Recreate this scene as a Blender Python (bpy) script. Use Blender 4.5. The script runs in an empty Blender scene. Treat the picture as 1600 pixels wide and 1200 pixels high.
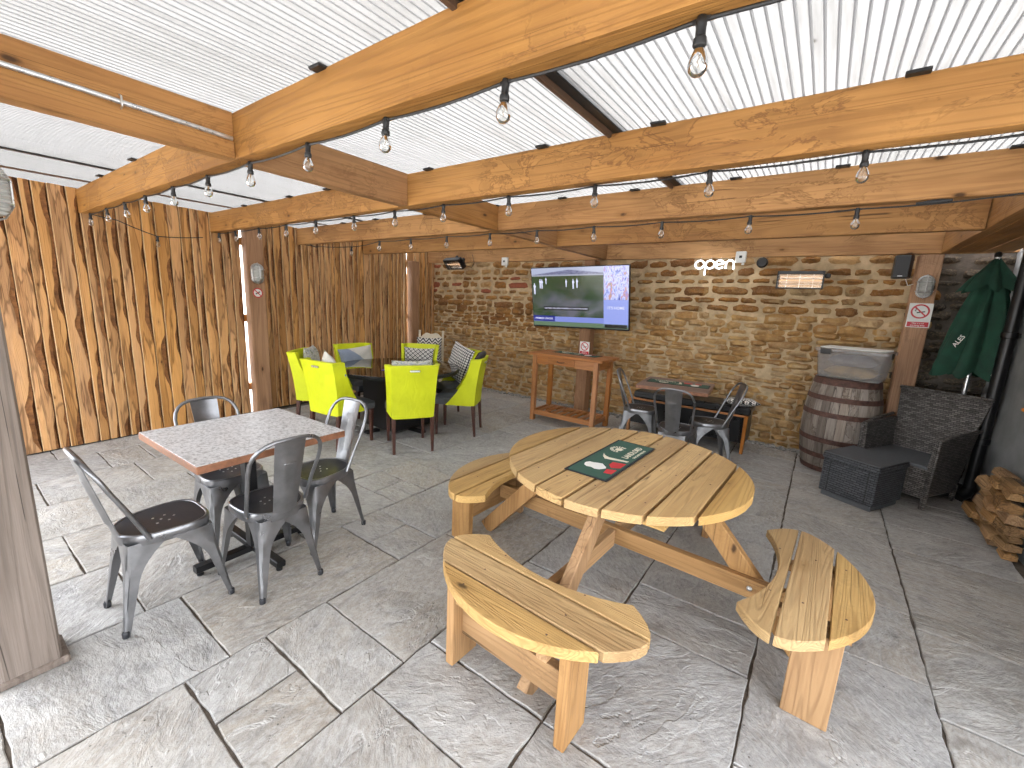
import bpy, bmesh, math, random
from math import sin, cos, pi, radians, sqrt, atan2, hypot
from mathutils import Vector, Matrix, noise
random.seed(7)
SC = bpy.context.scene
C = SC.collection
# ------------------------------------------------------------------ camera
CAM_H = 1.62
yaw, pitch, roll, fpx = 0.61876856, 0.19102028, 0.04652921, 668.8
cam = bpy.data.cameras.new('camera'); co = bpy.data.objects.new('camera', cam); C.objects.link(co)
def _rot():
    ca, sa, cb, sb, cc, sc = cos(yaw), sin(yaw), cos(pitch), sin(pitch), cos(roll), sin(roll)
    M = Matrix(((1,0,0),(0,0,-1),(0,1,0)))
    Ry = Matrix(((ca,0,sa),(0,1,0),(-sa,0,ca))); Rx = Matrix(((1,0,0),(0,cb,-sb),(0,sb,cb))); Rz = Matrix(((cc,-sc,0),(sc,cc,0),(0,0,1)))
    return Rz @ Rx @ Ry @ M
_R = _rot().transposed()                      # camera(x right,y down,z fwd) -> world
co.matrix_world = Matrix.Translation((0,0,CAM_H)) @ (_R @ Matrix(((1,0,0),(0,-1,0),(0,0,-1)))).to_4x4()
cam.sensor_width = 36; cam.lens = 36*fpx/1600; cam.clip_start = .02; cam.clip_end = 2000
SC.camera = co
# ------------------------------------------------------------------ sky, sun, exposure
SUN_EL, SUN_AZ = radians(60), radians(318)
W = bpy.data.worlds.new('World'); SC.world = W; W.use_nodes = True
wn = W.node_tree; wn.nodes.clear()
sky = wn.nodes.new('ShaderNodeTexSky'); sky.sky_type = 'NISHITA'; sky.sun_disc = False
sky.sun_elevation = SUN_EL; sky.sun_rotation = SUN_AZ; sky.dust_density = 4; sky.air_density = 1
hs = wn.nodes.new('ShaderNodeHueSaturation'); hs.inputs['Saturation'].default_value = .22
bg = wn.nodes.new('ShaderNodeBackground'); bg.inputs['Strength'].default_value = .15
wo = wn.nodes.new('ShaderNodeOutputWorld')
wn.links.new(sky.outputs[0], hs.inputs['Color']); wn.links.new(hs.outputs[0], bg.inputs[0]); wn.links.new(bg.outputs[0], wo.inputs[0])
sl = bpy.data.lights.new('sun', 'SUN'); sl.energy = 0.5; sl.angle = radians(45); sl.color = (1, .97, .92)
so = bpy.data.objects.new('sun', sl); C.objects.link(so)
so.rotation_euler = (radians(90) - SUN_EL, 0, pi - SUN_AZ)
SC.view_settings.view_transform = 'Standard'; SC.view_settings.look = 'None'
SC.view_settings.gamma = 1; SC.view_settings.use_curve_mapping = False
SC.view_settings.exposure = 3.85
SC.render.engine = 'CYCLES'
cy = SC.cycles
cy.use_denoising = True; cy.adaptive_threshold = .03; cy.max_bounces = 6; cy.diffuse_bounces = 3; cy.glossy_bounces = 3; cy.transmission_bounces = 6
cy.transparent_max_bounces = 12; cy.sample_clamp_indirect = 6; cy.caustics_reflective = False; cy.caustics_refractive = False
# ------------------------------------------------------------------ node helpers
class NT:
    def __init__(s, name):
        s.m = bpy.data.materials.new(name); s.m.use_nodes = True; s.t = s.m.node_tree; s.b = s.t.nodes['Principled BSDF']; s._o = None
    def n(s, ty, **kw):
        nd = s.t.nodes.new('ShaderNode' + ty)
        for k, v in kw.items(): setattr(nd, k, v)
        return nd
    def put(s, sock, v):
        if hasattr(v, 'is_output'): s.t.links.new(v, sock)
        elif isinstance(v, (tuple, list)) and sock.type == 'RGBA' and len(v) == 3: sock.default_value = (*v, 1)
        else: sock.default_value = v
    def coord(s, rnd=40.0):
        if s._o is None:
            tc = s.n('TexCoord'); oi = s.n('ObjectInfo')
            s.rand = oi.outputs['Random']
            cx = s.n('CombineXYZ')
            for i, k in enumerate((1.0, .73, .41)):
                mm = s.n('Math', operation='MULTIPLY'); s.put(mm.inputs[0], s.rand); mm.inputs[1].default_value = rnd*k; s.t.links.new(mm.outputs[0], cx.inputs[i])
            va = s.n('VectorMath', operation='ADD'); s.t.links.new(tc.outputs['Object'], va.inputs[0]); s.t.links.new(cx.outputs[0], va.inputs[1])
            s._o = va.outputs[0]; s.raw = tc.outputs['Object']
        return s._o
    def scale(s, v, xyz):
        m = s.n('VectorMath', operation='MULTIPLY'); s.put(m.inputs[0], v); m.inputs[1].default_value = xyz; return m.outputs[0]
    def noise(s, v, sc=5, det=3, ro=.5, dist=0):
        nd = s.n('TexNoise'); s.put(nd.inputs['Vector'], v); nd.inputs['Scale'].default_value = sc; nd.inputs['Detail'].default_value = det
        nd.inputs['Roughness'].default_value = ro; nd.inputs['Distortion'].default_value = dist; return nd.outputs['Fac']
    def vor(s, v, sc=5, feat='F1', rnd=1):
        nd = s.n('TexVoronoi', feature=feat); s.put(nd.inputs['Vector'], v); nd.inputs['Scale'].default_value = sc; nd.inputs['Randomness'].default_value = rnd; return nd
    def math(s, op, a, b=0.0, clamp=False):
        nd = s.n('Math', operation=op, use_clamp=clamp); s.put(nd.inputs[0], a); s.put(nd.inputs[1], b); return nd.outputs[0]
    def rng(s, v, a, b, c=0.0, d=1.0):
        nd = s.n('MapRange'); s.put(nd.inputs[0], v)
        for i, x in enumerate((a, b, c, d)): nd.inputs[i+1].default_value = x
        return nd.outputs[0]
    def ramp(s, f, stops):
        nd = s.n('ValToRGB'); s.put(nd.inputs[0], f); r = nd.color_ramp
        while len(r.elements) < len(stops): r.elements.new(.5)
        for e, (p, c) in zip(r.elements, stops): e.position = p; e.color = (*c, 1)
        return nd.outputs[0]
    def mix(s, f, a, b, mode='MIX'):
        nd = s.n('Mix', data_type='RGBA', blend_type=mode); s.put(nd.inputs[0], f); s.put(nd.inputs[6], a); s.put(nd.inputs[7], b); return nd.outputs[2]
    def bump(s, h, st=.3, d=.01):
        nd = s.n('Bump'); s.put(nd.inputs['Height'], h); nd.inputs['Strength'].default_value = st; nd.inputs['Distance'].default_value = d
        s.t.links.new(nd.outputs[0], s.b.inputs['Normal'])
    def sep(s, v):
        nd = s.n('SeparateXYZ'); s.put(nd.inputs[0], v); return nd.outputs
    def set(s, **kw):
        for k, v in kw.items(): s.put(s.b.inputs[{'color':'Base Color','rough':'Roughness','metal':'Metallic','spec':'Specular IOR Level','emit':'Emission Color','es':'Emission Strength','trans':'Transmission Weight','alpha':'Alpha','coat':'Coat Weight','sheen':'Sheen Weight'}[k]], v)
        return s.m

AX = {'X': 0, 'Y': 1, 'Z': 2}
def stretch(axis, k): v = [1, 1, 1]; v[AX[axis]] = k; return tuple(v)
def wood(name, light, dark, axis, knots=.5, stain=0, rough=.62, stc=None, tone=.25, bumpd=.004, sc=1.0, ln=.5, lf=120, dribble=0):
    t = NT(name); o = t.coord()
    broad = t.noise(t.scale(o, stretch(axis, .15)), 5*sc, 4, .55, .4)
    fine = t.noise(t.scale(o, stretch(axis, .035)), 70*sc, 3, .6)
    lines = t.math('SINE', t.math('MULTIPLY', t.noise(t.scale(o, stretch(axis, .045)), 7*sc, 2, .4, .2), lf))
    lines = t.rng(lines, .1, 1, 0, 1)
    f = t.math('ADD', t.math('MULTIPLY', broad, .75), t.math('MULTIPLY', fine, .35))
    col = t.ramp(f, [(.33, dark), (.62, light)])
    col = t.mix(t.math('MULTIPLY', lines, ln), col, t.mix(.55, col, tuple(c*.5 for c in dark)))
    mid = tuple((a+b)/2 for a, b in zip(light, dark))
    hv = t.rng(t.rand, 0, 1, 1-tone, 1+tone)
    col = t.mix(1, col, t.n('CombineColor').outputs[0], 'MULTIPLY') if False else col
    sh = t.n('HueSaturation'); t.put(sh.inputs['Color'], col); t.put(sh.inputs['Value'], hv); t.put(sh.inputs['Saturation'], t.rng(t.math('FRACT', t.math('MULTIPLY', t.rand, 7.3)), 0, 1, .88, 1.06)); col = sh.outputs[0]
    if knots:
        vo = t.vor(t.scale(o, stretch(axis, .45)), 6.5*sc); d = vo.outputs['Distance']
        gate = t.math('GREATER_THAN', t.sep(vo.outputs['Color'])[0], 1-knots*.55)
        wob = t.math('ADD', d, t.math('MULTIPLY', t.math('SUBTRACT', t.noise(o, 40, 2), .5), .06))
        k1 = t.math('MULTIPLY', gate, t.rng(wob, .04, .10, 1, 0)); k2 = t.math('MULTIPLY', gate, t.rng(wob, .06, .26, .55, 0))
        col = t.mix(k2, col, tuple(c*.75 for c in dark)); col = t.mix(k1, col, tuple(c*.22 for c in dark))
    if dribble:
        n = t.noise(t.scale(o, stretch(axis, .11)), 10, 3, .55, .4)
        col = t.mix(t.rng(n, .46, .54, .35, 0), col, tuple(c*.7 for c in dark)); col = t.mix(t.rng(n, .52, .6, 0, .35), col, tuple(min(1, c*1.25) for c in light))
        col = t.mix(t.math('MULTIPLY', t.rng(t.math('ABSOLUTE', t.math('SUBTRACT', n, .49)), .008, .035, 1, 0), dribble), col, (.06, .022, .009))
    ck = t.noise(t.scale(o, stretch(axis, .018)), 9*sc, 1, .3); ck = t.math('MULTIPLY', t.rng(t.math('ABSOLUTE', t.math('SUBTRACT', ck, .5)), .0015, .006, 1, 0), t.rng(t.noise(o, 2.3, 1), .56, .62, 0, .8)); col = t.mix(ck, col, tuple(c*.18 for c in dark))
    if stain:
        n = t.noise(t.scale(o, stretch(axis, .5)), 6.0, 5, .68, .9)
        g = t.rng(t.noise(o, 1.6, 1), .45, .58, 0, 1)
        band = t.math('MULTIPLY', t.rng(t.math('ABSOLUTE', t.math('SUBTRACT', n, .5)), .004, .03, 1, 0), g)
        pool = t.math('MULTIPLY', t.rng(n, .5, .56, 0, 1), g)
        sc_ = stc or tuple(c*.28 for c in dark)
        col = t.mix(t.math('MULTIPLY', pool, .35*stain), col, sc_); col = t.mix(t.math('MULTIPLY', band, .8*stain, True), col, sc_)
    t.bump(t.math('ADD', fine, t.math('MULTIPLY', lines, -.35)), .5, bumpd)
    return t.set(color=col, rough=t.rng(fine, .3, .7, rough-.08, rough+.12), spec=.3)
def plain(name, col, rough=.5, metal=0, var=.08, nsc=12, bump=0, **kw):
    t = NT(name); o = t.coord(); n = t.noise(o, nsc, 4, .6)
    c = t.mix(t.rng(n, .3, .7, 0, 1), tuple(x*(1-var) for x in col), tuple(min(1, x*(1+var)) for x in col))
    if bump: t.bump(t.noise(o, nsc*6, 3), bump, .003)
    return t.set(color=c, rough=t.rng(n, .3, .7, max(.02, rough-.07), min(1, rough+.07)), metal=metal, **kw)
def emit(name, col, st):
    t = NT(name); return t.set(color=(.02, .02, .02), emit=(*col, 1), es=st, rough=.25)
# ------------------------------------------------------------------ mesh helpers
class MB:
    def __init__(s): s.v = []; s.f = []; s.m = []
    def add(s, vs, fs, mat=0):
        b = len(s.v); s.v += [tuple(v) for v in vs]; s.f += [tuple(b+i for i in f) for f in fs]; s.m += [mat]*len(fs); return s
    def box(s, x0, x1, y0, y1, z0, z1, mat=0, ch=0.0, M=None):
        c = Vector(((x0+x1)/2, (y0+y1)/2, (z0+z1)/2)); h = Vector((abs(x1-x0)/2, abs(y1-y0)/2, abs(z1-z0)/2))
        ch = min(ch, h.x*.45, h.y*.45, h.z*.45)
        if ch <= 0:
            vs = [Vector((sx*h.x, sy*h.y, sz*h.z))+c for sx in (-1, 1) for sy in (-1, 1) for sz in (-1, 1)]
            fs = [(0,1,3,2),(4,6,7,5),(0,4,5,1),(2,3,7,6),(0,2,6,4),(1,5,7,3)]
        else:
            vs = []; ix = {}
            for sx in (-1, 1):
                for sy in (-1, 1):
                    for sz in (-1, 1):
                        for a in range(3):
                            p = [h.x-ch, h.y-ch, h.z-ch]; p[a] += ch
                            ix[sx, sy, sz, a] = len(vs); vs.append(Vector((p[0]*sx, p[1]*sy, p[2]*sz))+c)
            fs = []
            for a in range(3):
                b_, c_ = (a+1) % 3, (a+2) % 3
                for sg in (-1, 1):
                    q = []
                    for (u, w) in ((-1,-1),(1,-1),(1,1),(-1,1)):
                        k = [0,0,0]; k[a] = sg; k[b_] = u; k[c_] = w; q.append(ix[k[0], k[1], k[2], a])
                    fs.append(tuple(q if sg > 0 else q[::-1]))
                for u in (-1, 1):      # edges parallel to a
                    for w in (-1, 1):
                        def gi(sa, ax):
                            k = [0,0,0]; k[a] = sa; k[b_] = u; k[c_] = w; return ix[k[0], k[1], k[2], ax]
                        q = (gi(-1, b_), gi(1, b_), gi(1, c_), gi(-1, c_)); fs.append(q if u*w < 0 else q[::-1])
            for sx in (-1, 1):
                for sy in (-1, 1):
                    for sz in (-1, 1):
                        q = (ix[sx,sy,sz,0], ix[sx,sy,sz,1], ix[sx,sy,sz,2]); fs.append(q if sx*sy*sz > 0 else q[::-1])
        if M is not None: vs = [M @ v for v in vs]
        return s.add(vs, fs, mat)
    def bar(s, p0, p1, w, h, mat=0, ch=.003, up=(0,0,1), w2=None, h2=None):
        """rectangular bar from p0 to p1: w across, h along up"""
        p0, p1 = Vector(p0), Vector(p1); d = (p1-p0).normalized(); up = Vector(up)
        side = d.cross(up); side = side.normalized() if side.length > 1e-5 else Vector((1,0,0)); u = side.cross(d)
        w2 = w2 or w; h2 = h2 or h; vs = []
        for p, a, b in ((p0, w, h), (p1, w2, h2)):
            k = min(ch, a*.3, b*.3)
            for x, y in ((-a/2+k,-b/2),(a/2-k,-b/2),(a/2,-b/2+k),(a/2,b/2-k),(a/2-k,b/2),(-a/2+k,b/2),(-a/2,b/2-k),(-a/2,-b/2+k)):
                vs.append(p+side*x+u*y)
        fs = [(i, (i+1) % 8, 8+(i+1) % 8, 8+i) for i in range(8)] + [tuple(range(7,-1,-1)), tuple(range(8,16))]
        return s.add(vs, fs, mat)
    def tube(s, path, r, n=8, mat=0, closed=False, caps=True):
        P = [Vector(p) for p in path]; m = len(P); R = r if isinstance(r, (list, tuple)) else [r]*m
        T = []
        for i in range(m):
            a = P[i-1] if (i > 0 or closed) else P[i]; b = P[(i+1) % m] if (i < m-1 or closed) else P[i]; T.append((b-a).normalized())
        up = Vector((0,0,1)) if abs(T[0].z) < .9 else Vector((1,0,0)); nrm = T[0].cross(up).normalized(); vs = []
        for i in range(m):
            nrm = (nrm - T[i]*nrm.dot(T[i])); nrm = nrm.normalized() if nrm.length > 1e-6 else T[i].orthogonal().normalized(); bi = T[i].cross(nrm)
            vs += [P[i] + (nrm*cos(2*pi*k/n) + bi*sin(2*pi*k/n))*R[i] for k in range(n)]
        fs = []
        for i in range(m if closed else m-1):
            j = (i+1) % m
            fs += [(i*n+k, i*n+(k+1) % n, j*n+(k+1) % n, j*n+k) for k in range(n)]
        if caps and not closed: fs += [tuple(range(n-1,-1,-1)), tuple((m-1)*n+k for k in range(n))]
        return s.add(vs, fs, mat)
    def lathe(s, prof, n=20, mat=0, M=None, a0=0, a1=2*pi):
        full = abs(a1-a0-2*pi) < 1e-6; k = n if full else n+1; vs = []
        for r, z in prof:
            for i in range(k):
                a = a0+(a1-a0)*i/n; vs.append(Vector((r*cos(a), r*sin(a), z)))
        fs = []
        for j in range(len(prof)-1):
            for i in range(n):
                i2 = (i+1) % k; fs.append((j*k+i, j*k+i2, (j+1)*k+i2, (j+1)*k+i))
        if full:
            if prof[0][0] > 1e-4: fs.append(tuple(range(k-1,-1,-1)))
            if prof[-1][0] > 1e-4: fs.append(tuple((len(prof)-1)*k+i for i in range(k)))
        if M is not None: vs = [M @ v for v in vs]
        return s.add(vs, fs, mat)
    def prism(s, poly, z0, z1, mat=0, ch=0.0, M=None):
        """poly: CCW list of (x,y); chamfered top and bottom edges by insetting"""
        n = len(poly); P = [Vector((x, y)) for x, y in poly]; ins = P
        if ch:
            ins = []
            for i in range(n):
                e1 = (P[i]-P[i-1]); e2 = (P[(i+1) % n]-P[i])
                e1 = e1.normalized() if e1.length > 1e-9 else e2.normalized(); e2 = e2.normalized() if e2.length > 1e-9 else e1
                nn = Vector((-e1.y-e2.y, e1.x+e2.x)); L = nn.length; nn = nn/L if L > 1e-6 else Vector((-e1.y, e1.x))
                ins.append(P[i]+nn*ch*min(1.6, 2/max(L, .6)))
            rings = [(ins, z0), (P, z0+ch), (P, z1-ch), (ins, z1)]
        else: rings = [(P, z0), (P, z1)]
        vs = [Vector((p.x, p.y, z)) for R_, z in rings for p in R_]; fs = []
        for k in range(len(rings)-1): fs += [(k*n+i, k*n+(i+1) % n, (k+1)*n+(i+1) % n, (k+1)*n+i) for i in range(n)]
        fs += [tuple(range(n-1,-1,-1)), tuple((len(rings)-1)*n+i for i in range(n))]
        if M is not None: vs = [M @ v for v in vs]
        return s.add(vs, fs, mat)
    def mesh(s, name, mats, smooth=35):
        me = bpy.data.meshes.new(name); me.from_pydata(s.v, [], s.f)
        for m in (mats if isinstance(mats, (list, tuple)) else [mats]): me.materials.append(m)
        me.polygons.foreach_set('material_index', s.m)
        if smooth:
            me.polygons.foreach_set('use_smooth', [True]*len(s.f)); me.set_sharp_from_angle(angle=radians(smooth))
        me.update(); return me
    def build(s, name, mats, parent=None, loc=(0,0,0), rot=(0,0,0), smooth=35):
        return link(name, s.mesh(name, mats, smooth), parent, loc, rot)
def link(name, data, parent=None, loc=(0,0,0), rot=(0,0,0)):
    o = bpy.data.objects.new(name, data); C.objects.link(o); o.parent = parent; o.location = loc; o.rotation_euler = rot; return o
def tag(o, label=None, cat=None, group=None, kind=None):
    for k, v in (('label', label), ('category', cat), ('group', group), ('kind', kind)):
        if v: o[k] = v
    return o
def thing(name, label, cat, loc=(0,0,0), rz=0, group=None):
    return tag(link(name, None, None, loc, (0,0,rz)), label, cat, group)
def dup(root, loc, rz, label=None, group=None):
    r = root.copy(); C.objects.link(r); r.location = loc; r.rotation_euler = (0,0,rz)
    if label: r['label'] = label
    if group: r['group'] = group
    for ch in list(root.children):
        c = ch.copy(); C.objects.link(c); c.parent = r
        for g in list(ch.children):
            d = g.copy(); C.objects.link(d); d.parent = c
    return r
def text(name, body, size, mat, parent, M, ext=.0006, align='CENTER', sx=1.0, sp=1.0):
    cu = bpy.data.curves.new(name, 'FONT'); cu.body = body; cu.size = size; cu.extrude = ext; cu.align_x = align; cu.align_y = 'CENTER'; cu.resolution_u = 3; cu.space_character = sp; cu.offset = size*.012
    ob = bpy.data.objects.new('tmp', cu); C.objects.link(ob); dg = bpy.context.evaluated_depsgraph_get()
    me = bpy.data.meshes.new_from_object(ob.evaluated_get(dg)); bpy.data.objects.remove(ob); me.name = name
    me.transform(M @ Matrix.Diagonal((sx, 1, 1, 1))); me.materials.clear(); me.materials.append(mat)
    return link(name, me, parent)
def sines(seed, amps):
    r = random.Random(seed); ps = [(a, f*r.uniform(.8, 1.25), r.uniform(0, 6.28)) for a, f in amps]
    return lambda x: sum(a*sin(f*x+p) for a, f, p in ps)
# ------------------------------------------------------------------ materials
def m_slab():
    t = NT('riven_sandstone'); o = t.coord(60)
    sw = t.n('VectorRotate', rotation_type='Z_AXIS'); t.put(sw.inputs['Vector'], o); t.put(sw.inputs['Angle'], t.math('MULTIPLY', t.math('FLOOR', t.math('MULTIPLY', t.math('FRACT', t.math('MULTIPLY', t.rand, 13.7)), 4)), .8)); v = sw.outputs[0]
    ve = t.scale(v, (1, .5, 1))
    big = t.noise(ve, 2.3, 4, .62, 1.0); med = t.noise(ve, 7, 4, .7, 1.3); fine = t.noise(t.scale(v, (1, .5, 1)), 48, 3, .7)
    terr = t.math('ADD', t.math('MULTIPLY', big, 7), t.math('MULTIPLY', med, 1.6))
    fr = t.math('FRACT', terr)
    edge = t.rng(fr, 0, .10, 1, 0)                                    # light lip of each riven layer
    gate = t.rng(t.noise(v, 1.9, 2), .46, .66, 0, 1)
    step = t.math('ADD', t.math('FLOOR', terr), t.rng(fr, 0, .12, 0, 1))
    h = t.math('ADD', t.math('MULTIPLY', step, t.math('MULTIPLY', gate, .30)), t.math('ADD', t.math('MULTIPLY', fine, .32), t.math('MULTIPLY', med, .75)))
    tint = t.ramp(t.math('FRACT', t.math('MULTIPLY', t.rand, 5.17)), [(0, (.395, .38, .35)), (.2, (.445, .43, .405)), (.4, (.37, .363, .35)), (.55, (.43, .395, .34)), (.75, (.42, .40, .37)), (1, (.39, .35, .295))])
    col = t.mix(t.rng(big, .3, .7, 0, 1), t.mix(.32, tint, (.24, .235, .23)), tint)
    col = t.mix(t.rng(t.noise(ve, 1.9, 5, .62, .8), .48, .68, 0, .5), col, (.33, .28, .215)); col = t.mix(t.rng(t.noise(v, 1.3, 4, .65, .7), .52, .68, 0, .4), col, (.22, .218, .215))
    col = t.mix(t.rng(med, .32, .54, .6, 0), col, (.20, .198, .195))
    col = t.mix(t.math('MULTIPLY', t.math('MULTIPLY', edge, gate), .5), col, (.64, .63, .61))
    col = t.mix(t.rng(fine, .40, .72, 0, .55), col, (.57, .56, .54)); gn = t.noise(v, 170, 2, .7); col = t.mix(t.rng(gn, .52, .75, 0, .55), col, (.17, .165, .155))
    sp = t.vor(v, 34); col = t.mix(t.math('MULTIPLY', t.rng(sp.outputs['Distance'], .06, .16, 1, 0), t.math('GREATER_THAN', t.sep(sp.outputs['Color'])[1], .9)), col, (.10, .095, .085))
    t.bump(h, .8, .016)
    return t.set(color=col, rough=t.rng(med, .3, .7, .72, .92), spec=.2)
def m_stone(name, cols, dark):
    t = NT(name); t.coord(30); ge = t.n('NewGeometry'); o = ge.outputs['Position']; r = t.math('FRACT', t.math('ADD', t.math('MULTIPLY', t.rand, 9.31), ge.outputs['Random Per Island']))
    c = t.ramp(r, [(i/(len(cols)-1), k) for i, k in enumerate(cols)])
    n = t.noise(o, 9, 5, .65, .5); f = t.noise(o, 55, 3, .6)
    c = t.mix(t.rng(n, .35, .6, .75, 0), c, dark); c = t.mix(t.rng(f, .5, .75, 0, .4), c, (.42, .33, .2))
    t.bump(t.math('ADD', n, t.math('MULTIPLY', f, .5)), .9, .02); return t.set(color=c, rough=.9, spec=.15)
M = {}
M['slab'] = m_slab()
M['mortar_floor'] = plain('mortar', (.13, .108, .088), .95, var=.35, nsc=25, bump=.5, spec=.1)
M['stone'] = m_stone('ironstone', [(.37, .165, .04), (.43, .225, .07), (.28, .12, .034), (.44, .26, .10), (.23, .105, .04), (.40, .215, .075), (.46, .335, .18)], (.15, .07, .028))
M['stone_thin'] = m_stone('limestone_rubble', [(.50, .29, .10), (.56, .375, .17), (.46, .245, .08), (.60, .44, .25), (.40, .22, .08), (.55, .345, .14), (.50, .37, .22)], (.28, .15, .06))
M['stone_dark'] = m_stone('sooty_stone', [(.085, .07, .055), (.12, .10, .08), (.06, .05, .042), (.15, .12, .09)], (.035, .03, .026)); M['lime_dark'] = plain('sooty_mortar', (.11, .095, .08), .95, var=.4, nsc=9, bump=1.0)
M['lime'] = plain('lime_mortar', (.52, .395, .245), .95, var=.3, nsc=8, bump=1.0, spec=.1)
M['red_brick'] = plain('red_brick', (.30, .09, .045), .9, var=.35, nsc=20, bump=.6)
M['beamX'] = wood('beam_timber_x', (.46, .232, .074), (.30, .132, .037), 'X', .95, .7, stc=(.11, .045, .014), tone=.12)
M['beamY'] = wood('beam_timber_y', (.40, .195, .06), (.265, .112, .031), 'Y', .8, .4, stc=(.11, .045, .014), tone=.1)
M['post'] = wood('post_timber', (.42, .225, .11), (.27, .13, .06), 'Z', .5, .3, tone=.1)
M['post_grey'] = wood('weathered_post', (.24, .19, .155), (.115, .085, .065), 'Z', .3, 0, tone=.05)
M['clad'] = wood('waney_board', (.60, .315, .115), (.40, .18, .055), 'Z', 1.0, 0, stc=(.09, .034, .011), tone=.16, ln=.3, lf=150, sc=1.5, dribble=.5)
M['sawn'] = plain('sawn_board_edge', (.62, .41, .22), .8, var=.2, nsc=10)
def m_bark():
    t = NT('bark_wane'); o = t.coord(); n = t.noise(t.scale(o, (1, 1, .22)), 16, 4, .65, .8); f = t.noise(t.scale(o, (1, 1, .2)), 60, 2)
    c = t.ramp(n, [(.36, (.045, .018, .009)), (.50, (.09, .036, .014)), (.66, (.17, .075, .027))]); t.bump(t.math('ADD', n, f), .8, .01); return t.set(color=c, rough=.85, spec=.2)
M['bark'] = m_bark(); M['cambium'] = plain('inner_bark', (.27, .115, .04), .85, var=.45, nsc=22, bump=.5)
M['picnic'] = wood('picnic_timber', (.54, .345, .135), (.35, .195, .063), 'Y', .8, .25, stc=(.26, .16, .06), tone=.14, bumpd=.008, ln=.5, lf=230)
M['picnicX'] = wood('picnic_timber_x', (.54, .345, .135), (.35, .195, .063), 'X', .5, .35, stc=(.22, .14, .06), tone=.12, bumpd=.006)
M['pleg'] = wood('picnic_leg_timber', (.42, .24, .10), (.28, .14, .052), 'Z', .5, .2, tone=.12)
M['plegX'] = wood('picnic_rail_timber', (.46, .275, .13), (.31, .17, .07), 'X', .4, .3, tone=.12)
M['plegY'] = wood('picnic_rail_timber_y', (.46, .275, .13), (.31, .17, .07), 'Y', .4, .3, tone=.12)
M['teakX'] = wood('teak_x', (.46, .185, .05), (.31, .105, .025), 'X', 0, .2, tone=.06, rough=.45)
M['teakY'] = wood('teak_y', (.46, .185, .05), (.31, .105, .025), 'Y', 0, .1, tone=.06, rough=.45)
M['teakZ'] = wood('teak_z', (.46, .185, .05), (.31, .105, .025), 'Z', 0, .2, tone=.06, rough=.45)
M['stave'] = wood('barrel_stave', (.30, .255, .215), (.15, .115, .09), 'Z', .1, .9, stc=(.07, .045, .03), tone=.3)
M['hoop'] = plain('rusty_hoop', (.105, .052, .04), .7, .3, var=.5, nsc=25, bump=.3)
M['darkleg'] = plain('dark_wood_leg', (.065, .022, .014), .35, var=.3, nsc=30)
def m_limef():
    t = NT('lime_leatherette'); o = t.coord(); a = t.noise(o, 5, 3, .6, .5); b = t.noise(t.scale(o, (1, 1, .5)), 14, 2, .5, 1.0); w = t.noise(o, 160, 2)
    c = t.mix(t.rng(a, .3, .7, 0, 1), (.55, .60, .010), (.63, .68, .012)); c = t.mix(t.rng(t.noise(o, 2.2, 4, .7), .58, .75, 0, .3), c, (.48, .52, .02)); t.bump(t.math('ADD', t.math('MULTIPLY', b, 1.5), t.math('MULTIPLY', w, .12)), .55, .008); return t.set(color=c, rough=.55, spec=.35)
M['lime_fabric'] = m_limef()
M['grey_seat'] = plain('grey_leatherette', (.085, .09, .095), .42, var=.12, bump=.05)
M['black_leather'] = plain('black_leather', (.008, .008, .009), .33, var=.3, bump=.12)
M['steel'] = plain('gunmetal_steel', (.24, .242, .252), .33, .88, var=.2, nsc=9)
M['steel_dark'] = plain('wet_seat_steel', (.030, .031, .036), .42, .25, var=.15, nsc=14)
M['chrome'] = plain('galvanised', (.62, .63, .64), .32, .95, var=.15, nsc=40)
M['black'] = plain('black_plastic', (.012, .012, .013), .45, var=.2)
M['blackm'] = plain('black_paint_metal', (.01, .01, .011), .35, .2, var=.2)
M['white'] = plain('white_plastic', (.74, .74, .72), .45, var=.04)
M['cream'] = plain('cream_paint', (.66, .58, .44), .5, var=.1)
M['red'] = plain('sign_red', (.50, .012, .025), .4, var=.04)
M['ink'] = plain('black_ink', (.01, .01, .012), .5, var=.05)
M['conc'] = plain('grey_render', (.20, .205, .205), .9, var=.25, nsc=3, bump=.25)
M['dirt'] = plain('dark_ground', (.09, .085, .075), .95, var=.4, nsc=6, bump=.6)
M['gravel'] = plain('gravel_stone', (.30, .29, .275), .85, var=.5, nsc=40)
M['outside'] = plain('pale_paving_outside', (.33, .325, .31), .9, var=.25, nsc=2)
M['bar_brown'] = plain('brown_glazing_bar', (.10, .055, .032), .6, var=.2)
M['umb'] = plain('green_canvas', (.014, .058, .036), .9, var=.35, nsc=7, bump=.3)
M['red_wood'] = plain('table_edge_copper', (.24, .105, .055), .42, .15, var=.3, nsc=30)
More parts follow.
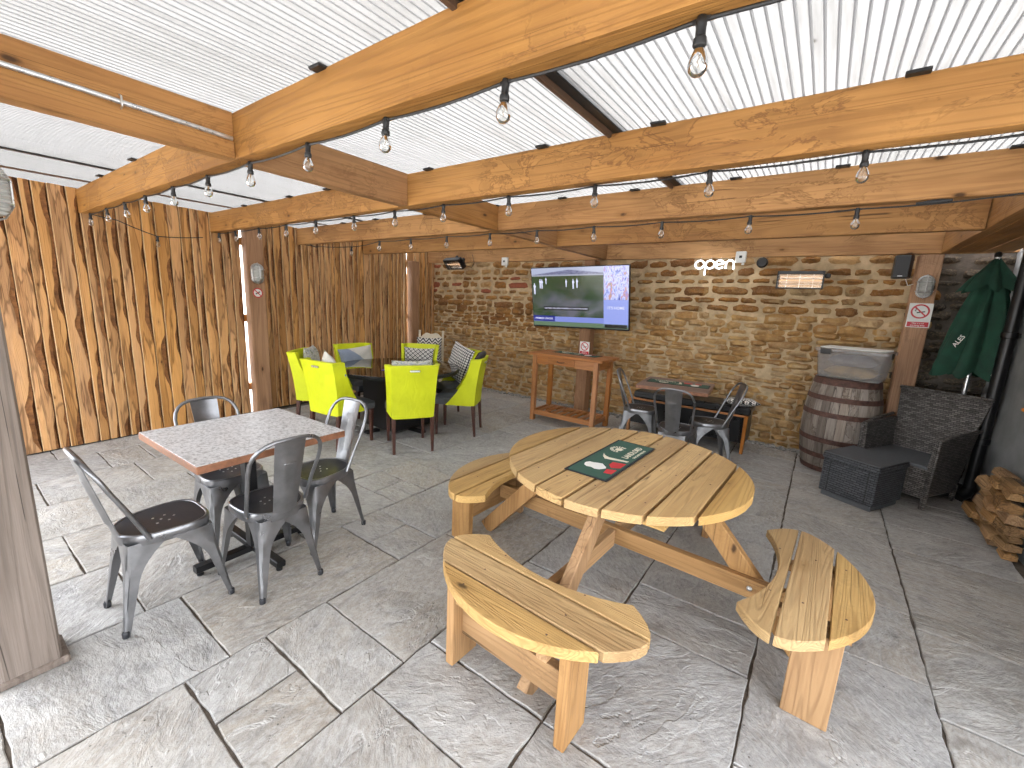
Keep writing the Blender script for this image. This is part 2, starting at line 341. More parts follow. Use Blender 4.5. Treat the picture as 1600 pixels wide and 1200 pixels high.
def m_roof(name, k_):
    t = NT(name); o = t.coord(10)
    n = t.noise(t.scale(o, (1, .25, 1)), 2.2, 4, .6); d = t.noise(t.scale(o, (1, .06, 1)), 30, 4, .7)
    c = t.mix(t.rng(n, .4, .7, 0, .3), (.91*k_, .90*k_, .88*k_), (.74*k_, .72*k_, .68*k_)); c = t.mix(t.rng(d, .48, .72, 0, .6), c, (.50*k_, .48*k_, .44*k_)); vv = t.vor(t.scale(o, (1, .8, 1)), 9); c = t.mix(t.math('MULTIPLY', t.rng(vv.outputs['Distance'], .03, .12, 1, 0), t.math('GREATER_THAN', t.sep(vv.outputs['Color'])[0], .86)), c, (.12*k_, .10*k_, .07*k_)); c = t.mix(t.rng(t.noise(o, .9, 3, .6, .8), .5, .68, 0, .4), c, (.55*k_, .54*k_, .5*k_))
    tr = t.n('BsdfTranslucent'); t.put(tr.inputs['Color'], c); df = t.n('BsdfDiffuse'); t.put(df.inputs['Color'], c)
    gl = t.n('BsdfGlossy'); gl.inputs['Roughness'].default_value = .25; tp = t.n('BsdfTransparent'); t.put(tp.inputs['Color'], c)
    a = t.n('MixShader'); a.inputs[0].default_value = .10; b = t.n('MixShader'); b.inputs[0].default_value = .04; k = t.n('MixShader'); k.inputs[0].default_value = .0
    L = t.t.links.new; L(tr.outputs[0], a.inputs[1]); L(df.outputs[0], a.inputs[2]); L(a.outputs[0], k.inputs[1]); L(tp.outputs[0], k.inputs[2]); L(k.outputs[0], b.inputs[1]); L(gl.outputs[0], b.inputs[2])
    out = [x for x in t.t.nodes if x.type == 'OUTPUT_MATERIAL'][0]; L(b.outputs[0], out.inputs[0]); return t.m
M['poly'] = m_roof('polycarbonate', .094)
def m_rib():
    t = NT('polycarbonate_web'); tr = t.n('BsdfTranslucent'); tr.inputs['Color'].default_value = (.06, .06, .06, 1); df = t.n('BsdfDiffuse'); df.inputs['Color'].default_value = (.2, .2, .2, 1)
    a = t.n('MixShader'); a.inputs[0].default_value = .5; t.t.links.new(tr.outputs[0], a.inputs[1]); t.t.links.new(df.outputs[0], a.inputs[2])
    t.t.links.new(a.outputs[0], [x for x in t.t.nodes if x.type == 'OUTPUT_MATERIAL'][0].inputs[0]); return t.m
M['rib'] = m_rib()
def m_glass(name, col=(1, 1, 1), gloss=.12, rough=.03, tint=1.0):
    t = NT(name); tp = t.n('BsdfTransparent'); tp.inputs['Color'].default_value = (*[c*tint for c in col], 1); gl = t.n('BsdfGlossy'); gl.inputs['Roughness'].default_value = rough
    fr = t.n('Fresnel'); fr.inputs[0].default_value = 1.5; a = t.n('MixShader'); t.put(a.inputs[0], t.math('ADD', fr.outputs[0], gloss*.3, True))
    L = t.t.links.new; L(tp.outputs[0], a.inputs[1]); L(gl.outputs[0], a.inputs[2]); L(a.outputs[0], [x for x in t.t.nodes if x.type == 'OUTPUT_MATERIAL'][0].inputs[0]); return t.m
M['glass'] = m_glass('clear_glass', (.94, .95, .94)); M['dark_glass'] = m_glass('smoked_glass', (.42, .45, .44), .5)
def m_weave(name, c1, c2, bw=.034, rh=.013, rough=.42, sh=0):
    t = NT(name); tc = t.n('TexCoord'); s = t.sep(tc.outputs['Object']); cb = t.n('CombineXYZ')
    t.put(cb.inputs[0], t.math('ADD', s[0], t.math('MULTIPLY', s[1], .93))); t.put(cb.inputs[1], s[2])
    br = t.n('TexBrick'); t.put(br.inputs['Vector'], cb.outputs[0]); br.inputs['Scale'].default_value = 1; br.inputs['Brick Width'].default_value = bw; br.inputs['Row Height'].default_value = rh
    br.inputs['Mortar Size'].default_value = .0032; br.inputs['Mortar Smooth'].default_value = .9; br.inputs['Color1'].default_value = (*c1, 1); br.inputs['Color2'].default_value = (*c2, 1); br.inputs['Mortar'].default_value = (.003, .003, .003, 1)
    t.bump(t.math('SUBTRACT', 1, br.outputs['Fac']), 1.0, .006); return t.set(color=br.outputs['Color'], rough=rough)
M['rattan'] = m_weave('dark_rattan', (.05, .043, .038), (.17, .155, .145), .040, .0165)
M['rattan_box'] = m_weave('grey_rattan', (.045, .048, .056), (.085, .09, .10), .048, .020, .5)
M['rattan_top'] = plain('grey_plastic_top', (.085, .09, .098), .55, var=.1, nsc=40)
M['wicker'] = m_weave('black_wicker', (.012, .011, .011), (.022, .020, .019), .03, .012)
def m_terrazzo():
    t = NT('speckled_laminate'); o = t.coord(); a = t.noise(o, 55, 3, .7, .4); b = t.noise(o, 23, 4, .6, .8)
    c = t.ramp(a, [(.36, (.27, .267, .263)), (.47, (.52, .52, .52)), (.58, (.66, .66, .665))]); c = t.mix(t.rng(b, .52, .66, 0, .35), c, (.40, .395, .39))
    return t.set(color=c, rough=.3)
M['terrazzo'] = m_terrazzo()
def m_pattern(name, kind):
    t = NT(name); tc = t.n('TexCoord'); s = t.sep(tc.outputs['Object']); x, y = s[0], s[2]
    tri = lambda v, p: t.math('PINGPONG', v, p)
    if kind == 'diamond':
        v = t.math('ADD', t.math('DIVIDE', tri(x, .036), .036), t.math('DIVIDE', tri(y, .030), .030)); k = t.math('GREATER_THAN', t.math('PINGPONG', t.math('MULTIPLY', v, 2.0), 1), .5); c = t.mix(k, (.02, .02, .022), (.70, .67, .62))
    elif kind == 'zigzag':
        v = t.math('ADD', y, tri(x, .05)); k = t.math('GREATER_THAN', t.math('FRACT', t.math('DIVIDE', v, .05)), .5); c = t.mix(k, (.03, .03, .033), (.66, .64, .60))
    elif kind == 'speck':
        ch = t.math('FRACT', t.math('DIVIDE', t.math('ADD', x, y), .07)); c2 = t.math('FRACT', t.math('DIVIDE', t.math('SUBTRACT', x, y), .07)); k = t.math('GREATER_THAN', t.math('ABSOLUTE', t.math('SUBTRACT', t.math('ABSOLUTE', t.math('SUBTRACT', ch, .5)), t.math('ABSOLUTE', t.math('SUBTRACT', c2, .5)))), .14); c = t.mix(k, (.02, .02, .022), (.62, .6, .56))
    elif kind == 'blue':
        k = t.rng(t.math('ADD', t.math('SUBTRACT', x, y), t.math('MULTIPLY', t.noise(tc.outputs['Object'], 9, 2), .05)), -.03, -.02, 0, 1); c = t.mix(k, (.62, .58, .50), (.21, .25, .32)); c = t.mix(t.rng(t.noise(tc.outputs['Object'], 120, 2), .4, .6, 0, .4), c, (.34, .37, .42))
    else:
        k = t.noise(t.scale(tc.outputs['Object'], (1, 1, 2.2)), 16, 3, .6, 1.5); c = t.ramp(k, [(.38, (.16, .18, .13)), (.5, (.60, .57, .46)), (.6, (.22, .26, .34)), (.72, (.66, .63, .54))])
    t.bump(t.noise(tc.outputs['Object'], 300, 2), .25, .002); return t.set(color=c, rough=.9, sheen=.2)
for k in ('diamond', 'zigzag', 'speck', 'blue', 'leaf'): M['cu_'+k] = m_pattern('cushion_'+k, k)
# ------------------------------------------------------------------ ground and paving
g = MB(); g.add([(-220,-220,-.09),(220,-220,-.09),(220,220,-.09),(-220,220,-.09)], [(0,1,2,3)]); tag(g.build('ground', M['outside'], smooth=0), kind='structure')
floor = MB(); floor.box(-6.6, 1.42, -2.6, 6.2, -.08, -.012); FL = tag(floor.build('patio_floor', M['mortar_floor'], smooth=0), kind='structure')
def slab(x0, x1, y0, y1, seed):
    r = random.Random(seed); j = r.uniform(.0035, .0085); x0 += j; x1 -= r.uniform(.0035, .006); y0 += r.uniform(.0035, .0065); y1 -= r.uniform(.0035, .0065)
    cx, cy_ = (x0+x1)/2, (y0+y1)/2; w, h = (x1-x0)/2, (y1-y0)/2; pts = []
    f = sines(seed, [(.0025, 22), (.002, 51), (.0012, 97)])
    def edge(ax, ay, bx, by):
        L = hypot(bx-ax, by-ay); n = max(2, int(L/.07))
        for i in range(n):
            t = i/n; px, py = ax+(bx-ax)*t, ay+(by-ay)*t; k = f(px*1.7+py*2.3+ax*5)*(1 if 0 < i else .4); nx, ny = -(by-ay)/L, (bx-ax)/L; pts.append((px+nx*k, py+ny*k))
    cj = [(r.uniform(-.003, .003), r.uniform(-.003, .003)) for _ in range(4)]
    q = [(-w+cj[0][0], -h+cj[0][1]), (w+cj[1][0], -h+cj[1][1]), (w+cj[2][0], h+cj[2][1]), (-w+cj[3][0], h+cj[3][1])]
    for a in range(4): edge(*q[a], *q[(a+1) % 4])
    mb = MB(); mb.prism(pts, -.04, 0, ch=.004)
    o = mb.build('paving_slab', M['slab'], FL, (cx, cy_, r.uniform(-.0015, .0015)), (r.uniform(-.002, .002), r.uniform(-.002, .002), 0), smooth=0)
strips = [(-5.93,-5.52,[.61,1.42,2.05,2.9,3.55,4.4,5.2]), (-5.52,-4.97,[.28,.875,1.185,2.0,2.62,3.2,4.1,4.75,5.4]), (-4.97,-4.385,[-.15,.405,.715,1.02,1.85,2.5,3.1,4.0,4.6,5.35]),
 (-4.385,-3.78,[.1,1.25,2.0,2.9,3.5,4.4,5.0,5.6]), (-3.78,-3.17,[.385,.99,1.62,2.32,3.03,4.0,4.97,5.5]), (-3.17,-2.56,[-.11,.50,1.35,2.08,2.395,2.75,3.38,4.2,4.8,5.5]),
 (-2.56,-1.94,[0.0,.64,1.59,1.91,2.75,3.4,4.3,4.9,5.45]), (-1.94,-1.31,[-.3,.469,.79,1.10,2.0,2.6,3.2,4.05,4.7,5.3]), (-1.31,-.672,[.32,.93,1.257,2.1,3.0,3.6,4.5,5.15]),
 (-.672,-.038,[.4,1.25,2.0,2.35,3.31,3.81,4.456,4.72,5.6]), (-.038,.63,[.7,1.55,2.475,3.05,4.125,4.7,5.25,5.56]), (.63,1.30,[1.0,1.65,2.29,2.935,3.93,4.40,5.09,5.6])]
splits = {(-1.94,.469): -1.64, (-3.78,-9): 0, (-2.56,1.59): -2.24, (-3.17,2.08): -2.85, (-.672,2.0): None}
sd = 100
for x0, x1, js in strips:
    ys = [-2.5, -1.7, -.95] + js + [6.02]; ys = sorted(set(ys))
    for a, b in zip(ys, ys[1:]):
        sp = splits.get((x0, a)); sd += 1
        if x0 == -3.78 and b == .385: sp = -3.48
        if x0 == -4.97 and a == .405: sp = -4.70
        if sp: slab(x0, sp, a, b, sd); slab(sp, x1, a, b, sd+500)
        else: slab(x0, x1, a, b, sd)
# gravel strip at the foot of the stone wall
gr = MB(); rr = random.Random(3)
ico = bmesh.new(); bmesh.ops.create_icosphere(ico, subdivisions=1, radius=1); iv = [v.co.copy() for v in ico.verts]; iF = [[v.index for v in f.verts] for f in ico.faces]; ico.free()
for i in range(900):
    x = rr.uniform(-6.2, 1.25); y = 6.06 - abs(rr.gauss(0, .05)); s_ = rr.uniform(.012, .034)
    R_ = Matrix.Rotation(rr.uniform(0, 6), 3, 'Z') @ Matrix.Diagonal((1, rr.uniform(.6, 1), rr.uniform(.45, .8)))
    gr.add([R_ @ (v*s_*rr.uniform(.8, 1.15)) + Vector((x, y, s_*.3)) for v in iv], iF)
tag(gr.build('gravel_strip', M['gravel'], smooth=0), 'loose grey gravel along the foot of the stone wall', 'gravel', kind='stuff')
# ------------------------------------------------------------------ timber cladding on the left
WA = radians(90) + math.atan(.088)
CW = thing('timber_cladding_wall', 'tall wall of vertical waney-edged timber boards with dark bark edges', 'wall', (-5.80, 0, 0), WA)
def board(s0, s1, seed, z0=.015, z1=2.475, lap=.03):
    r = random.Random(seed); wv = sines(seed, [(.012, 2.6), (.009, 6.5), (.006, 15), (.004, 33)]); bk = sines(seed+999, [(.014, 3.4), (.012, 8), (.007, 17)])
    N = 44; mb = MB(); vs = []; bowf = sines(seed+5, [(.003, 1.5)]); yp = -.026+r.uniform(-.006, .004); R_ = s1+lap; wid = s1-s0
    for i in range(N+1):
        z = z0+(z1-z0)*i/N; B = max(.012, min(wid*.62, .026+bk(z)*1.4+wv(z)*.8)); D = max(.006, B*.42+wv(z+7)*.4); D = min(D, B*.95); bw = bowf(z); ty = yp+bw
        vs += [(s0, .012, z), (s0, ty+.002, z), (s0+.003, ty, z), (R_-B-.004, ty-.001, z), (R_-B, ty+.002, z), (R_-D, ty+.007, z), (R_, -.001, z), (R_, .012, z)]
    fs = []; ms = []; K = 8
    for i in range(N):
        for k in range(K-1):
            a = i*K+k; fs.append((a, a+1, a+K+1, a+K)); ms.append(2 if k <= 1 else (1 if k >= 5 else (3 if k == 4 else 0)))
    mb.add(vs, fs); mb.m = ms; mb.add([vs[k] for k in range(K)], [tuple(range(K-1,-1,-1))]); mb.add([vs[N*K+k] for k in range(K)], [tuple(range(K))])
    mb.build('board', [M['clad'], M['bark'], M['sawn'], M['cambium']], CW, smooth=30)
s = -.42; bi = 0; rb = random.Random(21)
while s < 6.13:
    e = rb.uniform(.072, .125)
    if s < 2.49 and s+e > 2.45: e = 2.49-s; lap = 0.0
    elif 5.20 < s < 5.37 and s+e > 5.33: e = 5.37-s; lap = .0
    else: lap = .002
    if e > .05 and not (2.54 < s < 2.72 or 5.39 < s < 5.56): board(s, s+e-(.012 if abs(s-5.24) < .06 else 0), 300+bi, lap=lap, z1=2.475+rb.uniform(-.004, .004))
    s += e; bi += 1
    if abs(s-2.49) < .005: s = 2.72
    if abs(s-5.37) < .005: s = 5.56
MB().box(5.40, 5.585, .014, .032, .01, 2.474, ch=.002).build('board', M['clad'], CW)
for zz in (.35, 1.25, 2.2): MB().bar((-.42, .055, zz), (6.1, .055, zz), .05, .09).build('back_rail', M['beamX'], CW)
MB().box(-.42, 6.1, -.01, .03, -.01, .012).build('base_strip', M['black'], CW)
# ------------------------------------------------------------------ stone wall
SW = thing('stone_wall', 'old rubble stone wall of ochre and brown courses behind the television', 'wall', (0, 6.10, 0))
bk = MB(); NX, NZ = 130, 44; vs = []
for j in range(NZ+1):
    for i in range(NX+1):
        x = -6.45+7.85*i/NX; z = -.05+2.65*j/NZ; vs.append((x, -.012-.016*noise.noise((x*3, z*3, 1))-.010*noise.noise((x*11, z*11, 4)), z))
bk.add(vs, [(j*(NX+1)+i, j*(NX+1)+i+1, (j+1)*(NX+1)+i+1, (j+1)*(NX+1)+i) for j in range(NZ) for i in range(NX)])
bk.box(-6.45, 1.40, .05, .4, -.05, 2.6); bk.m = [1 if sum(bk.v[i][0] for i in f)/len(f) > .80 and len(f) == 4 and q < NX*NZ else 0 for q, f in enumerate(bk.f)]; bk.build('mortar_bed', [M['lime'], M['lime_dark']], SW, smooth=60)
protos = []
for k in range(16):
    r = random.Random(900+k); mb = MB(); nx, nz = 5, 3; vs = []
    for j in range(nz+1):
        for i in range(nx+1):
            u, v = i/nx*2-1, j/nz*2-1
            y = -1+.85*max(abs(u)**6, abs(v)**5)+r.uniform(-.16, .16)
            rag = .10 if k % 2 else .05
            vs.append((u*.5*(1-.10*abs(v)**3)+r.uniform(-rag, rag)*.35, y, v*.5*(1-.16*abs(u)**4)+r.uniform(-rag, rag)*.9))
    fs = [(j*(nx+1)+i, j*(nx+1)+i+1, (j+1)*(nx+1)+i+1, (j+1)*(nx+1)+i) for j in range(nz) for i in range(nx)]
    ring = [i for i in range(nx+1)] + [(j+1)*(nx+1)-1 for j in range(1, nz+1)] + [nz*(nx+1)+i for i in range(nx-1,-1,-1)] + [j*(nx+1) for j in range(nz-1, 0, -1)]
    b0 = len(vs); vs += [(vs[q][0]*.97, .6, vs[q][2]*.97) for q in ring]; n = len(ring)
    fs += [(ring[(q+1) % n], ring[q], b0+q, b0+(q+1) % n) for q in range(n)]
    mb.add(vs, fs); protos.append(mb)
stones = []; rs = random.Random(55); z = .02
while z < 2.52:
    up = z > 1.52
    h = rs.uniform(.08, .14) if up else rs.uniform(.045, .10)
    x = -6.4 + rs.uniform(-.2, 0); gap = .022 if up else .006
    while x < 1.36:
        left = x < -3.9
        w = h*rs.uniform(1.4, 3.4) if up else rs.uniform(.12, .46)*rs.uniform(.6, 1)
        hh = h-gap*rs.uniform(.8, 1.3)
        if up and left and rs.random() < .12: mt = 'red_brick'
        else: mt = 'stone' if (up or (left and z > 1.1)) else 'stone_thin'
        if up and rs.random() < .2: mt = 'stone_thin'
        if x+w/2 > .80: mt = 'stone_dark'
        d = rs.uniform(.020, .034) if up else rs.uniform(.012, .046)
        sag = .03*sin(x*1.3+z)+(.02 if up else .06)*noise.noise((x*2, z*2, 7))
        stones.append((x+w/2, z+h/2+sag*.5+rs.uniform(-.006, .006), w-gap, hh*(rs.uniform(.82, 1.12) if up else rs.uniform(.95, 1.55)), d, mt, rs.randrange(16), rs.random() < .5, rs.uniform(-.05, .05)))
        x += w
    z += h
def smat(st):
    x, z, w, h, d, mt, k, fl, tilt = st
    return Matrix.Translation((x, 0, z)) @ Matrix.Rotation(tilt, 4, 'Y') @ Matrix.Diagonal((w*(-1 if fl else 1), d+.008, h*(1 if not fl else 1), 1))
def vis(st):
    x, z = st[0], st[1]; v = st[2]*st[3]/(x*x+37)
    if not (-5.6 < x < .9 and .25 < z < 2.2): v *= .2
    if -3.5 < x < -2.15 and z > 1.3: v *= .05
    if x > -.05 and z < 1.3: v *= .1
    if z < .9 and x < -3.6: v *= .3
    return -v
order = sorted(range(len(stones)), key=lambda i: vis(stones[i])); pm = {}
rest = {}
for rank, i in enumerate(order):
    st = stones[i]; key = (st[6], st[5], st[7])
    if rank < 300:
        if key not in pm:
            q = MB(); q.v = [((-v[0] if st[7] else v[0]), v[1], v[2]) for v in protos[st[6]].v]; q.f = [f[::-1] if st[7] else f for f in protos[st[6]].f]; q.m = list(protos[st[6]].m)
            pm[key] = q.mesh('stone', M[st[5]], 45)
        o = link('stone', pm[key], SW); x, z, w, h, d, mt, k, fl, tilt = st
        o.location = (x, 0, z); o.rotation_euler = (0, tilt, 0); o.scale = (w, d+.008, h)
    else:
        A = smat(st); mb = rest.setdefault(st[5], MB()); fl = st[7]
        mb.add([A @ Vector(v) for v in protos[st[6]].v], [f[::-1] if fl else f for f in protos[st[6]].f])
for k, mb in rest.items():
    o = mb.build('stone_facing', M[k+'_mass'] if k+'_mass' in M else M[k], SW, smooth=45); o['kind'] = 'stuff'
# ------------------------------------------------------------------ right end: rendered wall, pipe
RW = MB(); vs = []
for j in range(25):
    for i in range(41):
        y = 2.1+4.05*i/40; zz = -.05+2.6*j/24; vs.append((1.36+.02*noise.noise((y*2.5, zz*2.5, 9))+.012*noise.noise((y*9, zz*9, 2)), y, zz))
RW.add(vs, [(j*41+i, j*41+i+1, (j+1)*41+i+1, (j+1)*41+i) for j in range(24) for i in range(40)])
RW.box(1.42, 1.7, 2.1, 6.15, -.05, 2.6)  # near stretch of wall, out of view, is added to darken the right side
tag(RW.build('rendered_wall', M['conc'], smooth=60), 'rough grey rendered wall beside the firewood at the right', 'wall')
# ------------------------------------------------------------------ pergola
PG = thing('timber_pergola', 'orange-brown timber pergola of heavy beams and posts over the patio', 'pergola')
ZB, BH, BT = 2.25, .212, .085
def beam(x0, x1, y0, y1, z0=ZB, z1=ZB+BH, mat='beamX', name='beam', ch=.004):
    c = ((x0+x1)/2, (y0+y1)/2, z0); mb = MB(); lx, ly = x1-x0, y1-y0; al = lx > ly; L = lx if al else ly; w = ly if al else lx; h = z1-z0; n = max(6, int(L/.09)); vs = []; sd_ = x0*3.1+y0*7.7
    for i in range(n+1):
        q = -L/2+L*i/n; k = ch
        sec = [(-w/2+k, 0), (w/2-k, 0), (w/2, k), (w/2, h-k), (w/2-k, h), (-w/2+k, h), (-w/2, h-k), (-w/2, k)]
        for j, (a, b_) in enumerate(sec):
            e = .0016*noise.noise((q*9, j*3.3, sd_))+.0022*noise.noise((q*2.1, j*.2, sd_+5))+(.0035*max(0, noise.noise((q*5, j*1.7, sd_+9))-.25) if j in (2, 7, 0, 1) else 0)
            a2 = a-math.copysign(e+.001, a); b2 = b_+(e if b_ < h/2 else 0)+.0006
            vs.append((q, a2, b2) if al else (-a2, q, b2))
    mb.add(vs, [(i*8+j, i*8+(j+1) % 8, (i+1)*8+(j+1) % 8, (i+1)*8+j) for i in range(n) for j in range(8)] + [tuple(range(7,-1,-1)), tuple(n*8+j for j in range(8))])
    mb.f = [f[::-1] for f in mb.f]; return mb.build(name, M[mat], PG, c, smooth=30)
wx = lambda y: -5.80-.088*y+.03
for y in (1.04, 2.16, 3.235, 4.36): beam(wx(y), .79, y, y+BT)
beam(-6.19, 2.0 if False else 1.30, 5.80, 5.80+.075, mat='beamX')
for a, b in ((-.12, 1.038), (1.04+BT+.002, 2.158), (2.16+BT+.002, 3.233), (3.235+BT+.002, 4.358), (4.36+BT+.002, 5.798)): beam(-2.565-.012*(a+b), -2.48-.012*(a+b), a, b, mat='beamY', name='cross_beam')
beam(-2.60, .79, -1.1, -1.015); beam(-2.60, .79, -2.7, -2.615); beam(-6.2, -2.602, -.42, -.335)
# right trimmer with soffit
beam(.795, .875, -2.7, 5.795, mat='beamY', name='cross_beam')
for i, (a, b) in enumerate(((.88, 1.075), (1.079, 1.262), (1.304, 1.50))): beam(a, b, -2.7, 5.79, ZB+.004, ZB+.026, 'beamY', 'soffit_board', .002)
beam(1.266, 1.30, -2.7, 5.6, ZB-.01, ZB+.03, 'beamY', 'soffit_batten', .002); PG.children[-1].data.materials[0] = M['white']
# posts
def post(x, y, w, d, z1, mat): mb = MB(); mb.box(-w/2, w/2, -d/2, d/2, 0, z1, ch=.008); return mb.build('post', M[mat], PG, (x, y, -.002))
post(-2.522, .105, .175, .17, 2.248, 'post_grey')
MB().box(-2.622, -2.425, .0, .212, 0, .035, ch=.01).build('post_foot', M['post_grey'], PG)
post(-2.86, 5.89, .175, .17, 2.249, 'post'); post(.74, 5.89, .175, .17, 2.249, 'post')
post(-5.965, 2.61, .13, .20, 2.47, 'post'); post(-6.215, 5.46, .13, .17, 2.249, 'post')
# ------------------------------------------------------------------ roof
RF = thing('polycarbonate_roof', 'ribbed translucent polycarbonate roof lying on the pergola beams', 'roof')
ZR = 2.474
def sheet(x0, x1, yf=-.45):
    mb = MB(); c = (x0+x1)/2; w = (x1-x0)/2; n = int(2*w/.0345); p = 2*w/n
    for i in range(n):
        x = -w+p*i; b_ = x+.74*p
        mb.add([(x, yf, 0), (b_, yf, 0), (b_, 6.02, 0), (x, 6.02, 0)], [(0,1,2,3)], 0)
        mb.add([(b_, yf, 0), (b_+.13*p, yf, -.003), (x+p, yf, 0), (x+p, 6.02, 0), (b_+.13*p, 6.02, -.003), (b_, 6.02, 0)], [(0,1,4,5), (1,2,3,4)], 1)
    o = mb.build('roof_sheet', [M['poly'], M['rib']], RF, (c, 0, ZR), smooth=0)
bars = [-4.62, -2.80, -.975, .86]
sheet(-6.55, -4.632); sheet(-4.608, -2.812); sheet(-2.788, -.987, -2.8); sheet(-.963, .85, -2.8)  # unseen lengths behind the camera are added to shape light on the floor
for x in bars:
    MB().box(x-.022, x+.022, -.45 if x < -2.7 else -2.8, 6.02, -.008, .05, ch=.003).build('glazing_bar', M['black'], RF, (0, 0, ZR))
    if x in (-.975,): MB().box(x-.045, x-.024, -.1, 6.0, -.028, -.002, ch=.002).build('bar_timber', M['bar_brown'], RF, (0, 0, ZR))
MB().box(-5.37, -5.31, -.2, 6.0, -.012, -.0065, ch=.001).build('bar_timber', M['bar_brown'], RF, (0, 0, ZR))
rk = random.Random(5)
for y in (1.04, 2.16, 3.235, 4.36):
    x = -5.1+rk.uniform(0, .3)
    while x < .8:
        MB().box(-.035, .035, -.03, .012, -.012, 0, ch=.003).build('fixing_block', M['black'], RF, (x, y-.002, ZR-.0008-.006), (0, 0, rk.uniform(-.1, .1))); x += rk.uniform(.55, .95)
# galvanised conduit along the first cross beam
CD = thing('metal_conduit', 'galvanised conduit pipe clipped along the cross beam at upper left', 'conduit', (-2.475, 0, 2.352))
MB().tube([(0, -.1, .012), (-.004, .5, .003), (-.012, 1.03, -.012)], .0105, 12).build('pipe', M['chrome'], CD)
for y in (.12, .612):
    MB().tube([(-.006, y, -.026), (.012, y, -.018), (.016, y, 0), (.012, y, .018), (-.006, y, .026)], .004, 6).build('saddle_clip', M['chrome'], CD)
# white conduit beside the middle post
# ------------------------------------------------------------------ festoon lights
def holder():
    mb = MB(); mb.lathe([(.006, .012), (.015, .010), (.018, 0), (.018, -.018), (.0165, -.022), (.017, -.05), (.0215, -.055), (.0225, -.075), (.020, -.079), (.012, -.079)], 14); mb.box(-.03, .03, -.007, .007, -.008, .006, ch=.002); return mb.mesh('lamp_holder', M['black'])
def bulb():
    mb = MB(); mb.lathe([(.0145, -.078), (.017, -.088), (.026, -.104), (.0325, -.124), (.033, -.138), (.029, -.153), (.018, -.165), (.001, -.169)], 18); return mb.mesh('bulb', M['glass'], 60)
M['filament'] = emit('filament', (1, .6, .3), .03)
def fil():
    mb = MB(); mb.tube([(0, 0, -.079), (0, 0, -.10)], .006, 6); mb.tube([(-.004, 0, -.10), (.003, .002, -.112), (-.003, -.002, -.124), (.003, 0, -.136), (0, 0, -.142)], .0014, 5); return mb.mesh('filament', M['filament'])
mh, mbu, mfi = holder(), bulb(), fil()
def festoon(label, pts, extra=()):
    F = thing('festoon_string', label, 'string lights', group='festoon strings under the beams'); path = []
    for i, (x, y, zz, has) in enumerate(pts):
        path.append(Vector((x, y, zz)))
        if i+1 < len(pts):
            a, b = Vector((x, y, zz)), Vector(pts[i+1][:3]); L = (b-a).length
            for k in (.25, .5, .75): path.append(a.lerp(b, k)+Vector((0, 0, -.018*L*sin(pi*k))))
        if has:
            rx, ry = random.uniform(-.08, .08), random.uniform(-.08, .08)
            h = link('lamp_holder', mh, F, (x, y, zz), (rx, ry, 0)); b_ = link('bulb', mbu, F, (x, y, zz), (rx, ry, 0)); link('filament', mfi, b_); h.scale = b_.scale = (.66, .66, .66)
    MB().tube(path, .0045, 6).build('cable', M['black'], F)
    for p in extra: MB().tube(p, .004, 6).build('cable_tail', M['black'], F)
    return F
zc = 2.240
A = [(x, 1.09, zc, 1) for x in (.76, .225, -.314, -.848, -1.387, -1.913, -2.453, -2.979, -3.54, -4.10, -4.609, -5.14, -5.70)]
festoon('festoon string along the nearest beam, with the biggest bulbs', A + [(-5.83, 1.30, zc-.01, 0), (-5.84, 1.62, 2.12, 1), (-5.88, 2.05, 2.17, 0)])
B = [(x, 2.215, zc, 1) for x in (.57, .032, -.525, -1.094, -1.665, -2.218, -2.729, -3.242, -3.808, -4.33, -4.89, -5.45, -5.88)]
festoon('festoon string along the second beam from the camera, crossing the middle', B)
Cc = [(.79, 3.20, 2.25, 0)] + [(x, 3.225, 2.222, 1) for x in (.057, -.483, -1.045, -1.577, -2.108, -2.626, -3.18, -3.711, -4.239)] + [(-4.98, 3.36, 2.20, 1), (-5.85, 3.23, 2.24, 0)]
FC = festoon('festoon string along the third beam, just above the television', Cc, [[(-5.7, 3.22, 2.245), (-5.6, 3.2, 2.21), (-5.52, 3.21, 2.19)]])
MB().tube([(.30, 3.215, 2.229), (.33, 3.214, 2.230), (.37, 3.213, 2.232), (.41, 3.212, 2.234), (.44, 3.212, 2.235)], [.006, .009, .012, .009, .006], 8).build('cable_joint', M['black'], FC)
# ------------------------------------------------------------------ round picnic table
PT = thing('round_picnic_table', 'round pine picnic table with attached curved bench seats', 'picnic table', (-.806, 2.267, 0), radians(-2.6))
RT, ZT = .655, .76
def clip_strip(x0, x1, R_, n=14):
    ys = []
    up = [(x0+(x1-x0)*i/n, sqrt(max(0, R_*R_-(x0+(x1-x0)*i/n)**2))) for i in range(n+1)]
    return [(x, -y) for x, y in up] + [(x, y) for x, y in reversed(up)]
pitch_ = 2*RT/7.72; xs = [(-RT+.001, -3*pitch_-.008)] + [(k*pitch_+.008, (k+1)*pitch_-.008) for k in range(-3, 3)] + [(3*pitch_+.008, RT-.001)]
for i, (a, b) in enumerate(xs):
    c = (a+b)/2; mb = MB(); mb.prism([(x-c, y) for x, y in clip_strip(a, b, RT*(1+.006*sin(i*5)))], -.042, 0, ch=.003); mb.build('tabletop_plank', M['picnic'], PT, (c, 0, ZT+random.uniform(-.0015, .0015)), smooth=30)
for y, l in ((-.43, .40), (0, .60), (.43, .40)): MB().bar((-l, y, ZT-.067), (l, y, ZT-.067), .075, .046, up=(0,0,1)).build('tabletop_batten', M['picnicX'], PT)
